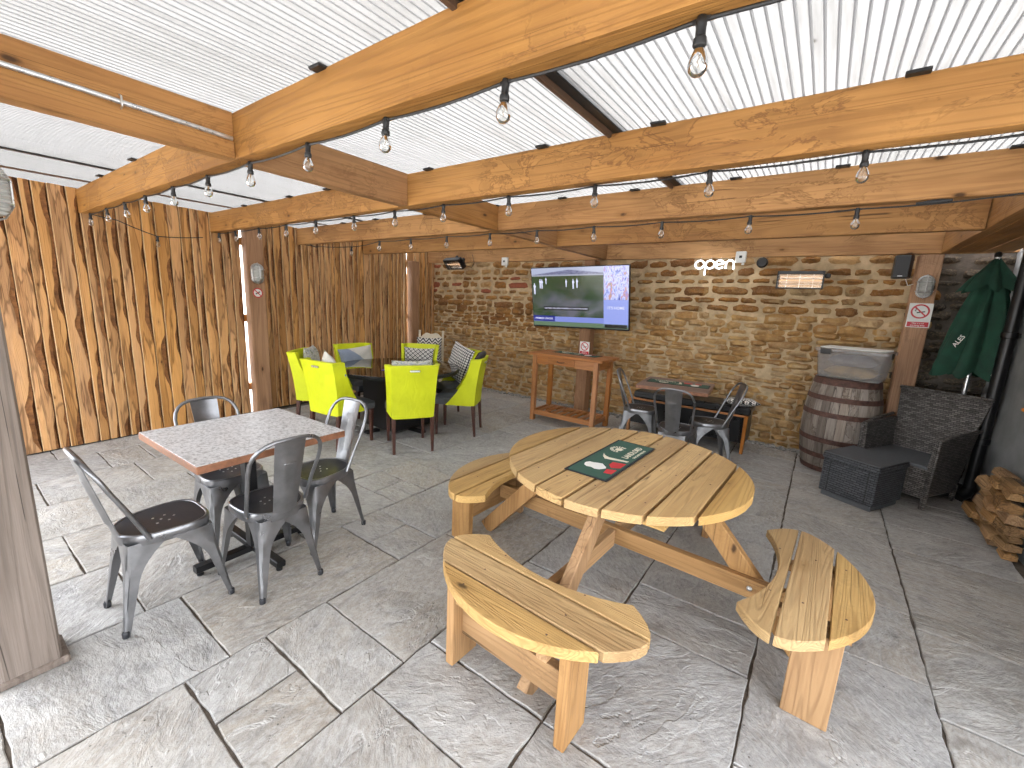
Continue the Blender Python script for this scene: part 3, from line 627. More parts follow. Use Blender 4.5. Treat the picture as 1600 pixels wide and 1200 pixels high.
for k in range(2):
    mm = M['plegX'] if k == 0 else M['plegY']
    if k == 0: MB().bar((-.90, .025, .285), (.90, .025, .285), .045, .10).build('lower_beam', mm, PT)
    else:
        MB().bar((-.025, -.92, .285), (-.025, -.02, .285), .045, .10).build('lower_beam', mm, PT); MB().bar((-.025, .07, .285), (-.025, .92, .285), .045, .10).build('lower_beam', mm, PT)
def bench_poly():
    inn = []; n = 12
    for i in range(n+1):
        v = -.385+.77*i/n; inn.append((sqrt(.80**2-v*v), v))
    out = []; n2 = 22
    a1 = math.asin(.47/.615)
    for i in range(n2+1):
        a = a1-2*a1*i/n2; out.append((.54+.615*cos(a), .615*sin(a)))
    e1 = [((1-t)**2*.702+2*t*(1-t)*.815+t*t*.937, (1-t)**2*.385+2*t*(1-t)*.573+t*t*.47) for t in (.14, .28, .42, .56, .70, .85)]
    return [(u, -v) for u, v in e1[::-1]] + inn + e1, out
def bench_plank(u0, u1):
    """slice of the bench outline between two tangent lines (u = outward)"""
    inn, out = bench_poly(); pts = inn + out                    # v from - to + on inner, then + to - on outer
    def clip(P, keep, val):
        R_ = []
        for i in range(len(P)):
            a, b = P[i], P[(i+1) % len(P)]; ia, ib = keep(a[0], val), keep(b[0], val)
            if ia: R_.append(a)
            if ia != ib: t = (val-a[0])/(b[0]-a[0]); R_.append((val, a[1]+(b[1]-a[1])*t))
        return R_
    P = clip(pts, lambda x, v: x >= v, u0); P = clip(P, lambda x, v: x <= v, u1); return P[::-1]
for k in range(4):
    R_ = Matrix.Rotation(k*pi/2, 4, 'Z'); ang = k*pi/2
    for (u0, u1) in ((.60, .838), (.850, 1.002), (1.014, 1.3)):
        P = bench_plank(u0, u1); area = sum(P[i-1][0]*P[i][1]-P[i][0]*P[i-1][1] for i in range(len(P)))
        if area < 0: P = P[::-1]
        mb = MB(); mb.prism(P, -.045, 0, ch=.004); mb.build('bench_plank', M['picnic'], PT, (0, 0, .445+random.uniform(-.001, .001)), (0, 0, ang), smooth=30)
    for v in (-.29, .29):
        mb = MB(); mb.box(-.08, .08, -.0225, .0225, 0, .399, ch=.004); mb.build('bench_leg', M['pleg'], PT, R_ @ Vector((.985, v, 0)), (0, 0, ang))
        mb = MB(); mb.bar((.80, v*.72, .376), (1.09, v*.72, .376), .045, .045); mb.build('bench_batten', M['plegX'], PT, (0, 0, 0), (0, 0, ang))
    MB().bar((.985, -.266, .20), (.985, .266, .20), .045, .13).build('bench_rail', M['plegY'], PT, (0, 0, 0), (0, 0, ang))
    MB().bar((.335, .062, .70), (.955, .062, .012), .10, .05, ch=.004, up=(0,1,0)).build('splay_leg', M['pleg'], PT, (0, 0, 0), (0, 0, ang))
    for u in (.37, .70):
        zz = .66 if u < .5 else .29
        mb = MB(); mb.lathe([(.013, 0), (.013, .004), (.008, .010), (.001, .012)], 10, M=Matrix.Translation((u if u > .5 else .39, (.0+.001 if u > .5 else .09), zz)) @ Matrix.Rotation(pi/2*(1 if u > .5 else -1), 4, 'X')); mb.build('bolt', M['chrome'], PT, (0, 0, 0), (0, 0, ang))
scr_m = MB(); scr_m.lathe([(.0045, 0), (.0045, .0008), (.002, .0010), (.0018, .0003), (.0001, .0003)], 8); scr_me = scr_m.mesh('screw', M['hoop'])
for a, b in xs:
    c = (a+b)/2
    for y in (-.43, 0, .43):
        if hypot(abs(c)+.04, y) < RT-.03:
            for dx in (-.04, .04): link('screw', scr_me, PT, (c+dx+random.uniform(-.006, .006), y+random.uniform(-.01, .01), ZT+.0005))
for k in range(4):
    for u in (.79, .925, 1.06):
        for v in (-.21, .21): p = Matrix.Rotation(k*pi/2, 4, 'Z') @ Vector((u+random.uniform(-.01, .01), v, .4455)); link('screw', scr_me, PT, p)
# printed bar mats
M['mat_green'] = plain('mat_green', (.028, .088, .062), .7, var=.08, nsc=40); M['mat_edge'] = plain('mat_edge', (.012, .013, .016), .7)
M['print_cream'] = plain('print_cream', (.72, .66, .52), .65, var=.03); M['print_white'] = plain('print_white', (.78, .77, .74), .65, var=.03); M['print_red'] = plain('print_red', (.55, .025, .03), .6)
def bar_mat(label, loc, rz, L=.68, Wd=.245):
    """long side along local y; the print reads along x"""
    t = thing('bar_mat', label, 'bar mat', loc, rz, 'printed bar mats'); MB().box(-Wd/2, Wd/2, -L/2, L/2, 0, .003, ch=.001).build('rubber_edge', M['mat_edge'], t)
    MB().box(-Wd/2+.014, Wd/2-.014, -L/2+.014, L/2-.014, .003, .0042).build('print_field', M['mat_green'], t)
    z = .0045; R_ = Matrix.Rotation(radians(0), 4, 'Z')
    text('lettering', 'LANDLORD', .052, M['print_cream'], t, Matrix.Translation((.052, .155, z)) @ Matrix.Rotation(radians(90), 4, 'Z') @ Matrix.Rotation(0, 4, 'X'), sx=.86)
    text('lettering', 'THE CLASSIC PALE ALE', .019, M['print_cream'], t, Matrix.Translation((.092, .155, z)) @ Matrix.Rotation(radians(90), 4, 'Z'), sx=.9)
    arc = MB()
    for k in range(11):
        a = radians(-15+210*k/10); b = a+radians(13); P = []
        for (r_, q) in ((.055, a), (.055, b), (.034, b), (.034, a)): P.append((-.035-r_*sin(q)+.0, .155-r_*cos(q)))
        ar = sum(P[i-1][0]*P[i][1]-P[i][0]*P[i-1][1] for i in range(4)); arc.prism(P if ar > 0 else P[::-1], z-.0005, z+.0004)
    arc.build('emblem_arch', M['print_cream'], t, smooth=0)
    e = MB(); e.prism([(-.035+.020*cos(k*.52)*(1+.25*(k % 2)), .155+.024*sin(k*.52)*(1+.25*(k % 2))) for k in range(12)], z-.0005, z+.0004); e.build('emblem_centre', M['print_cream'], t, smooth=0)
    f = MB(); f.prism([(-.075, .03), (-.055, -.02), (-.03, -.05), (.09, -.02), (.095, .0), (-.02, -.015), (-.05, .0)][::-1], z-.0005, z+.0004); f.build('print_shape', M['print_cream'], t, smooth=0)
    f = MB(); f.prism([(-.02+.062*cos(k*.4189), -.185+.045*sin(k*.4189)*(1+.2*cos(2*k))) for k in range(15)], z-.0005, z+.0004); f.build('print_shape', M['print_white'], t, smooth=0)
    f = MB(); f.prism([(.03, -.07), (.10, -.05), (.10, -.13), (.06, -.16), (.03, -.12)][::-1], z-.0005, z+.0006); f.build('print_shape', M['print_red'], t, smooth=0)
    f = MB(); f.prism([(.05, -.19), (.10, -.17), (.10, -.24), (.06, -.25)][::-1], z-.0005, z+.0006); f.build('print_shape', M['print_red'], t, smooth=0)
    return t
bar_mat('green printed bar mat lying on the round picnic table', (-.865, 2.25, ZT+.003), radians(-2.2))
# ------------------------------------------------------------------ metal cafe chairs  (local +y = front)
def seat_outline(n=40, hw_f=.178, hw_r=.150, d=.18, p=3.4):
    P = []
    for i in range(n):
        a = 2*pi*i/n; cx, sy = cos(a), sin(a); x = math.copysign(abs(cx)**(2/p), cx); y = math.copysign(abs(sy)**(2/p), sy)
        if y < 0: x *= (1-.28*abs(y)**2.5)
        w = hw_r+(hw_f-hw_r)*(y+1)/2; P.append((x*w, y*d))
    return P
def chair_parts():
    out = []; ZS = .465; P = seat_outline()
    mb = MB(); rings = [(1.0, ZS-.055), (1.02, ZS-.03), (1.02, ZS-.006), (.985, ZS), (.95, ZS-.001), (.93, ZS-.005)]; n = len(P); vs = []
    for k, zz in rings: vs += [(x*k, y*k, zz) for x, y in P]
    fs = [(r*n+i, r*n+(i+1) % n, (r+1)*n+(i+1) % n, (r+1)*n+i) for r in range(len(rings)-1) for i in range(n)]
    mb.add(vs, fs); out.append(('seat_rim', mb.mesh('seat_rim', M['steel'], 45), None))
    mb = MB(); vs = [(x*.932, y*.932, ZS-.0045) for x, y in P] + [(x*.5, y*.5, ZS-.010) for x, y in P] + [(0, 0, ZS-.011)]
    mb.add(vs, [(i, (i+1) % n, n+(i+1) % n, n+i) for i in range(n)] + [(n+i, n+(i+1) % n, 2*n) for i in range(n)])
    for (hx, hy) in ((0, 0), (.03, .02), (-.03, .02), (.03, -.02), (-.03, -.02), (0, .045)): mb.lathe([(.0055, ZS-.0112), (.0055, ZS-.0088), (.003, ZS-.0084), (.0005, ZS-.0084)], 8, 1, Matrix.Translation((hx*1.2, hy*1.2, 0)))
    out.append(('seat', mb.mesh('seat', [M['steel_dark'], M['chrome']], 50), None))
    for sx, sy, fx, fy in ((-1, 1, .205, .225), (1, 1, .205, .225), (-1, -1, .172, -.225), (1, -1, .172, -.225)):
        cxt = .172 if sy > 0 else .132; cyt = .168*sy; N = 14; vs = []; sec = 9
        for i in range(N+1):
            t = i/N; zz = (ZS-.04)*(1-t)+.0; e = t**1.15
            px = (cxt+(fx-cxt)*e)*sx; py = cyt+(fy-cyt)*e
            w = .023+.05*(1-t)**1.1+.105*max(0, 1-t*2.4)**2
            wy = .023+.05*(1-t)**1.1+.10*max(0, 1-t*2.4)**2; wx_ = min(w, abs(px)*1.02 if t < .02 else w); cr = .014*(1-t)+.006
            loop = [(px-sx*wx_, py), (px-sx*wx_*.5, py), (px-sx*cr, py), (px-sx*cr*.3, py-sy*cr*.3), (px, py-sy*cr), (px, py-sy*wy*.5), (px, py-sy*wy)]
            gr_ = .006*sin(pi*min(1, max(0, (t-.12)/.75)))
            loop[3] = (loop[3][0]-sx*gr_, loop[3][1]-sy*gr_)
            inner = [(x-(sx*.004 if k > 3 else 0)+(0), y-(sy*.004 if k < 4 else 0), ) for k, (x, y) in enumerate(loop)][::-1]
            vs += [(x, y, zz) for x, y in loop+inner]
        k_ = 14; fs = [(i*k_+a, i*k_+(a+1) % k_, (i+1)*k_+(a+1) % k_, (i+1)*k_+a) for i in range(N) for a in range(k_)] + [tuple(range(k_)), tuple(N*k_+a for a in range(k_-1,-1,-1))]
        if sx*sy > 0: fs = [f[::-1] for f in fs]
        mb = MB(); mb.add(vs, fs); out.append(('leg', mb.mesh('leg', M['steel'], 40), None))
        mb = MB(); mb.lathe([(.0135, 0), (.015, .003), (.0155, .026), (.012, .032)], 12, M=Matrix.Translation((fx*sx-.011*sx, fy-.011*sy, 0))); out.append(('rubber_foot', mb.mesh('rubber_foot', M['steel_dark'], 40), 'leg'))
    # back hoop
    path = []; zt = .885
    base = Vector((.158, -.085, ZS-.022)); tip = [(.158, -.085, ZS-.022), (.170, -.150, .60), (.183, -.205, .72)]
    path += [Vector(p) for p in tip]
    for i in range(1, 12):
        a = pi*i/12; ca, sa_ = cos(a), sin(a); path.append(Vector((.186*math.copysign(abs(ca)**.62, ca), -.205-.068*sa_**.8-.012*sa_, .72+(zt-.72)*sa_**.72)))
    path += [Vector((-p[0], p[1], p[2])) for p in reversed(tip)]
    mb = MB(); mb.tube(path, .0105, 10); out.append(('back_hoop', mb.mesh('back_hoop', M['steel'], 60), None))
    # splat: curved, with a pressed panel
    mb = MB(); N, K = 16, 8; vs = []
    for side in (0, 1):
        for i in range(N+1):
            t = i/N; zz = ZS-.02+(zt-.008-ZS+.02)*t; hw = .062+.018*t; yc = -.172-.108*t-.0
            for k in range(K+1):
                u = k/K*2-1; em = .006 if (.18 < t < .72 and abs(u) < .52) else (.003 if (.15 < t < .75 and abs(u) < .6) else 0)
                vs.append((u*hw, yc-.012*(1-u*u)+(.0 if side == 0 else .004)-em*(1), zz))
    m = (N+1)*(K+1); fs = []
    for i in range(N):
        for k in range(K):
            a = i*(K+1)+k; fs.append((a, a+1, a+K+2, a+K+1)); b = m+a; fs.append((b, b+K+1, b+K+2, b+1))
    for i in range(N):
        a = i*(K+1); fs.append((a, a+K+1, m+a+K+1, m+a)); a += K; fs.append((a, m+a, m+a+K+1, a+K+1))
    mb.add(vs, fs); out.append(('back_splat', mb.mesh('back_splat', M['steel'], 30), None))
    def onsplat(u, t): hw = .062+.018*t; return (u*hw, -.172-.108*t-.012*(1-u*u)-.003, ZS-.02+(zt-.008-ZS+.02)*t)
    loop = [onsplat(-.5+.1*q, .72) for q in range(11)]; loop = [onsplat(-.45, .22+.05*q) for q in range(10)] + [onsplat(-.40+.1*q, .70) for q in range(9)] + [onsplat(.45, .67-.05*q) for q in range(10)] + [onsplat(.40-.1*q, .20) for q in range(9)]
    mb = MB(); mb.tube(loop, .0028, 6, closed=True); out.append(('pressed_outline', mb.mesh('pressed_outline', M['steel'], 60), 'splat'))
    mb = MB()
    for sx in (-1, 1): mb.lathe([(.007, 0), (.007, .004), (.001, .006)], 8, M=Matrix.Translation((sx*.171, -.085, ZS-.022)) @ Matrix.Rotation(sx*pi/2, 4, 'Y'))
    out.append(('rivet', mb.mesh('rivet', M['chrome']), None)); out[-1] = None
    return [o for o in out if o]
CP = chair_parts()
def cafe_chair(label, loc, rz, group):
    t = thing('metal_cafe_chair', label, 'chair', (*loc, 0), radians(rz)-pi/2, group); last = None
    for nm, me, par in CP:
        o = link(nm, me, last if par else t)
        if nm in ('leg', 'back_splat'): last = o
    return t
G1, G2 = 'metal chairs around the speckled table', 'metal chairs around the far small table'
cafe_chair('gunmetal metal chair nearest the left post, turned towards the speckled table', (-2.575, .605), 90, G1)
cafe_chair('gunmetal metal chair on the camera side of the speckled table, back towards the camera', (-2.385, 1.045), 180, G1)
cafe_chair('gunmetal metal chair between the speckled table and the lime chairs', (-2.60, 1.475), 276, G1)
cafe_chair('gunmetal metal chair on the timber wall side of the speckled table', (-3.02, 1.08), 2, G1)
cafe_chair('gunmetal metal chair with its back to the camera beyond the picnic table', (-1.05, 4.34), 92, G2)
cafe_chair('gunmetal metal chair beside the teak console, left end of the small table', (-1.62, 4.90), 12, G2)
cafe_chair('gunmetal metal chair at the right end of the small table near the barrel', (-.84, 4.86), 205, G2)
# speckled square table
T1 = thing('square_cafe_table', 'square cafe table with speckled white top on a black cross base', 'table', (-2.685, 1.07, 0), radians(1.5))
MB().box(-.395, .395, -.395, .395, .748, .787, ch=.003).build('edge_band', M['red_wood'], T1)
MB().box(-.392, .392, -.392, .392, .7872, .7905, ch=.001).build('table_top', M['terrazzo'], T1)
MB().box(-.032, .032, -.032, .032, .06, .748, ch=.004).build('column', M['blackm'], T1)
for d in ((1, 0), (0, 1)):
    MB().bar((-.32*d[0], -.32*d[1], .045 + .001*d[0]), (.32*d[0], .32*d[1], .045+.001*d[0]), .05, .038).build('base_bar', M['blackm'], T1)
    for sg in (-1, 1): MB().lathe([(.016, 0), (.018, .01), (.01, .012), (.01, .028)], 10, M=Matrix.Translation((.295*d[0]*sg, .295*d[1]*sg, 0))).build('levelling_foot', M['black'], T1)
MB().box(-.16, .16, -.16, .16, .735, .748, ch=.002).build('top_plate', M['blackm'], T1)
# small table by the stone wall
T2 = thing('small_cafe_table', 'small wooden table with a bar mat by the stone wall', 'table', (-1.29, 5.10, 0), radians(6))
M['brown_top'] = wood('brown_table_top', (.30, .19, .14), (.20, .115, .08), 'X', 0, .2, tone=.02)
MB().box(-.38, .38, -.36, .36, .722, .758, ch=.003).build('edge_band', M['red_wood'], T2); MB().box(-.377, .377, -.357, .357, .7582, .7615, ch=.001).build('table_top', M['brown_top'], T2)
MB().box(-.04, .04, -.04, .04, .05, .722, ch=.004).build('column', M['blackm'], T2)
for d in ((1, 0), (0, 1)): MB().bar((-.3*d[0], -.3*d[1], .03+.001*d[0]), (.3*d[0], .3*d[1], .03+.001*d[0]), .05, .04).build('base_bar', M['blackm'], T2)
bar_mat('green printed bar mat lying on the small table by the stone wall', (-1.28, 5.14, .7625), radians(96))
# black bench behind it
BN = thing('black_bench', 'long black leather bench with a timber frame against the stone wall', 'bench', (-1.23, 5.66, 0))
MB().box(-.66, .68, -.16, .22, .10, .44, ch=.012).build('bench_body', M['black_leather'], BN); MB().box(-.68, .70, -.19, .24, .442, .535, ch=.03).build('seat_pad', M['black_leather'], BN)
MB().box(-.68, .62, -.225, -.205, .12, .425, ch=.004).build('front_panel', M['black_leather'], BN)
for x in (-.70, .665): MB().bar((x, -.215, 0), (x, -.215, .45), .035, .05, up=(0,1,0)).build('leg', M['teakZ'], BN)
MB().bar((-.68, -.215, .44), (.645, -.215, .44), .03, .022).build('frame_rail', M['teakX'], BN)
# ------------------------------------------------------------------ cushions
def pillow(w, h, d, seed=0, n=12):
    mb = MB(); vs = []; sn = sines(seed, [(.006, 16), (.004, 31)])
    for side in (-1, 1):
        for j in range(n+1):
            for i in range(n+1):
                u, v = i/n*2-1, j/n*2-1; e = max(0, (1-abs(u)**2.6)*(1-abs(v)**2.6))**.5
                k = 1-.07*(1-abs(v)**2)*abs(u)**3; k2 = 1-.07*(1-abs(u)**2)*abs(v)**3
                vs.append((u*w/2*k, side*(d/2*e+sn(u*.3+v*.4)*e), v*h/2*k2))
    m = (n+1)**2; fs = []
    for j in range(n):
        for i in range(n):
            a = j*(n+1)+i; fs.append((a, a+1, a+n+2, a+n+1)); b = m+a; fs.append((b, b+n+1, b+n+2, b+1))
    ring = [i for i in range(n)] + [j*(n+1)+n for j in range(n)] + [n*(n+1)+i for i in range(n, 0, -1)] + [j*(n+1) for j in range(n, 0, -1)]
    for q in range(len(ring)): a, b = ring[q], ring[(q+1) % len(ring)]; fs.append((b, a, m+a, m+b))
    mb.add(vs, fs); return mb
def cushion(label, mat, loc, rot, w=.42, h=.42, d=.13, seed=1):
    o = pillow(w, h, d, seed).build('cushion', M[mat], None, loc, rot, 70); return tag(o, label, 'cushion', 'scatter cushions')
cushion('black and white diamond cushion lying on the black bench', 'cu_diamond', (-.66, 5.62, .575), (radians(82), 0, radians(15)), .36, .34, .09)
# ------------------------------------------------------------------ lime dining chairs (local +y front, origin between rear feet)
def lime_parts():
    out = []; mb = MB(); NZ_, NS = 14, 30; th = .042; vs = []
    for i in range(NZ_+1):
        t = i/NZ_; zz = .375+.555*t; lean = -.055*t*t-.02*t; hw = .215+.025*t; wl = .115+.235*(1-t)**2.2; splay = .012+.03*t; cr = .035
        pl = []                                           # outer plan polyline from left front to right front
        for k in range(NS+1):
            q = k/NS
            if q < .3: a = q/.3; pl.append((-hw-splay*(1-a), wl*(1-a)))
            elif q > .7: a = (q-.7)/.3; pl.append((hw+splay*a, wl*a))
            else: a = (q-.3)/.4; pl.append((-hw+2*hw*a, -.012*sin(pi*a)))
        nr = []
        for k in range(NS+1):
            a, b = pl[max(0, k-1)], pl[min(NS, k+1)]; dx, dy = b[0]-a[0], b[1]-a[1]; L = hypot(dx, dy) or 1; nr.append((-dy/L, dx/L))
        zz_o = [zz + (0.0 if i < NZ_ else 0)]*(NS+1)
        dz = [-.045*(1-t)*0 for k in range(NS+1)]
        o_ = [(p[0], p[1]+lean, zz) for p in pl]; i_ = [(p[0]+n_[0]*th, p[1]+n_[1]*th+lean, zz) for p, n_ in zip(pl, nr)]
        vs += o_+i_[::-1]
    # round over at the top
    k_ = 2*(NS+1); top = vs[-k_:]
    vs += [((x*.985), y*.985+(-.001), z_+.010) for x, y, z_ in top]
    R2 = NZ_+1
    fs = [(r*k_+a, r*k_+(a+1) % k_, (r+1)*k_+(a+1) % k_, (r+1)*k_+a) for r in range(R2) for a in range(k_)]
    n = NS+1
    for a in range(NS): fs.append((R2*k_+a, R2*k_+a+1, R2*k_+k_-2-a, R2*k_+k_-1-a)); fs.append((a+1, a, k_-1-a, k_-2-a))
    mb.add(vs, fs); out.append(('back_shell', mb.mesh('back_shell', M['lime_fabric'], 50), None)); tp = vs[NZ_*k_:NZ_*k_+NS+1]; q_ = MB(); q_.tube([(x*1.004, y-.001, z_+.004) for x, y, z_ in tp], .0042, 6); out.append(('piping', q_.mesh('piping', M['lime_fabric'], 60), 'shell'))
    mb = MB(); mb.prism([(-.168, .03), (.168, .03), (.168, .31), (.225, .37), (.225, .49), (.21, .505), (-.21, .505), (-.225, .49), (-.225, .37), (-.168, .31)], .377, .45, ch=.008); out.append(('seat_base', mb.mesh('seat_base', M['grey_seat'], 40), None))
    q = pillow(.45, .46, .10, 5, 10); mb = MB(); mb.add([(x*(.74 if z_ < .02 else .74+.26*min(1, (z_-.02)/.10)), .275+z_, .455+y*1.0) for x, y, z_ in q.v], [f[::-1] for f in q.f]); out.append(('seat_pad', mb.mesh('seat_pad', M['grey_seat'], 70), None))
    for x, y, s_ in ((-.195, .46, 1), (.195, .46, 1), (-.20, .02, -1), (.20, .02, -1)):
        mb = MB(); mb.bar((x, y+(0 if s_ > 0 else -.03), 0), (x, y, .38), .026, .026, w2=.042, h2=.042, up=(0,1,0)); out.append(('leg', mb.mesh('leg', M['darkleg'], 30), None))
    mb = MB(); mb.box(-.05, .05, -.096, -.078, .875, .895, ch=.006); out.append(('pull_handle', mb.mesh('pull_handle', M['chrome'], 30), None))
    return out
LP = lime_parts(); TCX, TCY = -4.20, 3.44
GL = 'lime chairs around the glass table'
def lime(label, ang, dist=1.02, twist=0):
    a = radians(ang); x, y = TCX+dist*cos(a), TCY+dist*sin(a)
    t = thing('lime_dining_chair', label, 'chair', (x, y, 0), a+pi/2+radians(twist), GL)
    sh_ = None
    for nm, me, par in LP:
        o = link(nm, me, sh_ if par else t)
        if nm == 'back_shell': sh_ = o
    return t
lime('lime green chair with its back squarely to the camera, nearest the picnic table', -30.5)
lime('lime green chair facing left at the right side of the glass table', 29.4)
lime('lime green chair holding a big speckled cushion, nearest the stone wall', 76, 1.03)
lime('lime green chair with a black and white diamond cushion behind the glass table', 122, 1.03)
lime('lime green chair with a blue cushion against the timber wall', 176, 1.05)
lime('lime green chair at far left, half hidden behind its neighbour', 226, 1.1, -6)
lime('lime green chair with its back to the speckled table', 276, 1.06, 2)
def at_chair(ang, dist, z): a = radians(ang); return (TCX+dist*cos(a), TCY+dist*sin(a), z)
def lean_cushion(label, mat, ang, dist, z, w, h, tip=18, seed=1, roll_=0): return cushion(label, mat, at_chair(ang, dist, z), (radians(tip), radians(roll_), radians(ang)+pi/2), w, h, .13, seed)
lean_cushion('blue and cream cushion in the lime chair by the timber wall', 'cu_blue', 176, .93, .74, .50, .34, 12, 2, 5)
lean_cushion('black and white diamond cushion in the lime chair behind the glass table', 'cu_diamond', 122, .92, .72, .44, .36, 10, 3)
lean_cushion('large black and white speckled cushion in the lime chair by the stone wall', 'cu_speck', 76, .90, .76, .48, .50, 14, 4, -12)
lean_cushion('leaf patterned cushion in the lime chair nearest the picnic table', 'cu_leaf', -30.5, .91, .78, .42, .40, 10, 5)
lean_cushion('dark blue patterned cushion in the lime chair beside the speckled table', 'cu_blue', 276, .95, .76, .40, .42, 12, 6, 35)
lean_cushion('patterned cushion in the far left lime chair', 'cu_leaf', 226, .98, .79, .40, .40, 12, 7)
# glass table
GT = thing('glass_dining_table', 'round smoked glass dining table with wicker rim and pedestal', 'table', (TCX, TCY, 0))
RG = .76
mb = MB(); mb.lathe([(RG-.05, .725), (RG-.055, .745), (RG-.04, .752), (RG-.01, .75), (RG, .737), (RG-.01, .715), (RG-.05, .725)], 56); mb.build('wicker_rim', M['wicker'], GT)
MB().lathe([(.001, .7525), (RG-.012, .7525), (RG-.008, .757), (RG-.012, .7615), (.001, .7615)], 56).build('glass_top', M['dark_glass'], GT)
MB().box(-.30, .30, -.30, .30, .03, .715, ch=.015).build('pedestal', M['wicker'], GT)
MB().box(-.48, .48, -.035, .035, 0, .03, ch=.005).build('base_bar', M['black'], GT); MB().box(-.035, .035, -.48, -.30, .0, .03, ch=.005).build('base_bar', M['black'], GT)
M['purple'] = plain('purple_paper', (.12, .06, .42), .6)
tag(MB().box(-.105, .105, -.075, .075, 0, .002).build('leaflet', M['purple'], None, (-4.03, 3.22, .7622), (0, 0, .5), 0), 'purple paper leaflet lying on the glass table', 'leaflet')
# cream chair in the corner
CC = thing('cream_wooden_chair', 'cream painted wooden chair with curved top rail in the far corner', 'chair', (-5.42, 5.13, 0), radians(-140))
for x in (-.2, .2):
    MB().bar((x, -.19, 0), (x, -.23, 1.02), .035, .035, up=(0,1,0)).build('back_post', M['cream'], CC); MB().bar((x, .2, 0), (x, .2, .44), .035, .035, up=(0,1,0)).build('leg', M['cream'], CC)
    MB().lathe([(.018, 0), (.024, .012), (.018, .03), (.002, .034)], 10, M=Matrix.Translation((x, -.23, 1.02))).build('finial', M['cream'], CC)
mb = MB(); P = [(-.185, .86)] + [(-.185+.37*i/16, .955+.05*sin(pi*i/16)-.018*cos(4*pi*i/16)) for i in range(17)] + [(.185, .86)]; P = [(x, z_) for x, z_ in P]
mb.prism(P[::-1], -.012, .012, M=Matrix.Translation((0, -.226, 0)) @ Matrix.Rotation(pi/2, 4, 'X')); mb.build('top_rail', M['cream'], CC)
for zz in (.62, .74): MB().bar((-.185, -.215, zz), (.185, -.215, zz), .02, .05).build('back_slat', M['cream'], CC)
MB().box(-.22, .22, -.21, .23, .44, .47, ch=.01).build('seat', M['cream'], CC)
cushion('zigzag patterned cushion propped on the cream chair in the corner', 'cu_zigzag', (-5.31, 5.02, .74), (radians(10), 0, radians(-140)+pi), .42, .46, .13, 9)
# ------------------------------------------------------------------ teak console table
CT = thing('teak_console_table', 'orange teak console table with drawer and slatted shelf under the television', 'table', (-2.685, 5.16, 0))
for x0, x1 in ((-.545, -.16), (-.158, .18), (.182, .545)): pass
for k in range(5):
    y0 = -.275+.11*k; MB().box(-.55, .55, y0+.001, y0+.109, .915, .948, ch=.002).build('top_board', M['teakX'], CT)
for x in (-.455, .455):
    for y in (-.215, .215): MB().box(x-.03, x+.03, y-.03, y+.03, 0, .915, ch=.004).build('leg', M['teakZ'], CT)
for y in (-.215, .215):
    if y > 0: MB().box(-.425, .425, y-.015, y+.015, .80, .914, ch=.002).build('apron', M['teakX'], CT)
    else:
        for a, b in ((-.425, -.25), (.15, .425)): MB().box(a, b, y-.015, y+.015, .80, .914, ch=.002).build('apron', M['teakX'], CT)
for x in (-.455, .455): MB().box(x-.012, x+.012, -.185, .185, .80, .914, ch=.002).build('apron', M['teakY'], CT)
dr = MB().box(-.247, .147, -.236, -.205, .812, .908, ch=.003).build('drawer', M['teakX'], CT)
MB().tube([(-.10, -.236, .862), (-.098, -.256, .858), (-.05, -.262, .852), (0, -.256, .858), (.002, -.236, .862)], .005, 8).build('handle', M['blackm'], dr)
for y in (-.215, .215): MB().box(-.425, .425, y-.018, y+.018, .085, .15, ch=.003).build('shelf_rail', M['teakX'], CT)
for x in (-.455, .455): MB().box(x-.015, x+.015, -.185, .185, .085, .15, ch=.003).build('shelf_rail', M['teakY'], CT)
for k in range(8):
    x = -.38+.76*k/7; MB().box(x-.03, x+.03, -.196, .196, .128, .144, ch=.003).build('shelf_slat', M['teakY'], CT)
bar_mat('green printed bar mat lying on the teak console table', (-2.68, 5.26, .9485), radians(86), .68, .22)
# ------------------------------------------------------------------ television
TV = thing('wall_television', 'large flat television showing a cricket match, hung on the timber post', 'television', (-2.845, 5.47, 1.705)); TV.rotation_euler = (radians(9), radians(-1.4), 0)
hw, hh = .755, .43
MB().box(-hw, hw, 0, .035, -hh, hh, ch=.006).build('bezel', M['blackm'], TV); MB().box(-.5, .5, .036, .075, -.33, .2, ch=.02).build('rear_housing', M['black'], TV)
MB().bar((0, .07, -.05), (0, .40, .02), .22, .06).build('bracket_arm', M['blackm'], TV); MB().box(-.14, .14, .073, .085, -.2, .2).build('bracket_plate', M['blackm'], TV)
def m_screen():
    t = NT('screen_picture'); tc = t.n('TexCoord'); s = t.sep(tc.outputs['Object']); x, z_ = s[0], s[2]; o = tc.outputs['Object']
    grass = t.mix(t.rng(t.noise(o, 4, 3), .3, .7, 0, 1), (.025, .048, .022), (.05, .085, .04)); refl_haze = t.rng(t.noise(t.scale(o, (1, 1, 1.7)), 2.6, 3, .5, .5), .38, .65, 0, .85)
    low = t.rng(z_, .22, -.05, 0, 1); grass = t.mix(t.math('MULTIPLY', refl_haze, low), grass, (.15, .145, .19))  # pale patches paint reflected haze into the lower picture
    crowd = t.mix(t.rng(t.noise(t.scale(o, (1, 1, 1.6)), 60, 2), .42, .6, 0, 1), (.06, .07, .16), (.30, .32, .48)); roof_ = (.42, .46, .62)
    c = t.mix(t.rng(z_, .302, .306, 0, 1), grass, (.34, .36, .45)); c = t.mix(t.rng(z_, .322, .326, 0, 1), c, crowd); c = t.mix(t.rng(t.math('ADD', z_, t.math('MULTIPLY', t.math('ABSOLUTE', t.math('SUBTRACT', x, -.12)), .10)), .385, .39, 0, 1), c, roof_)
    tp = t.n('BsdfGlossy'); t.set(color=(.004, .004, .005), rough=.12, emit=c, es=.075); return t.m
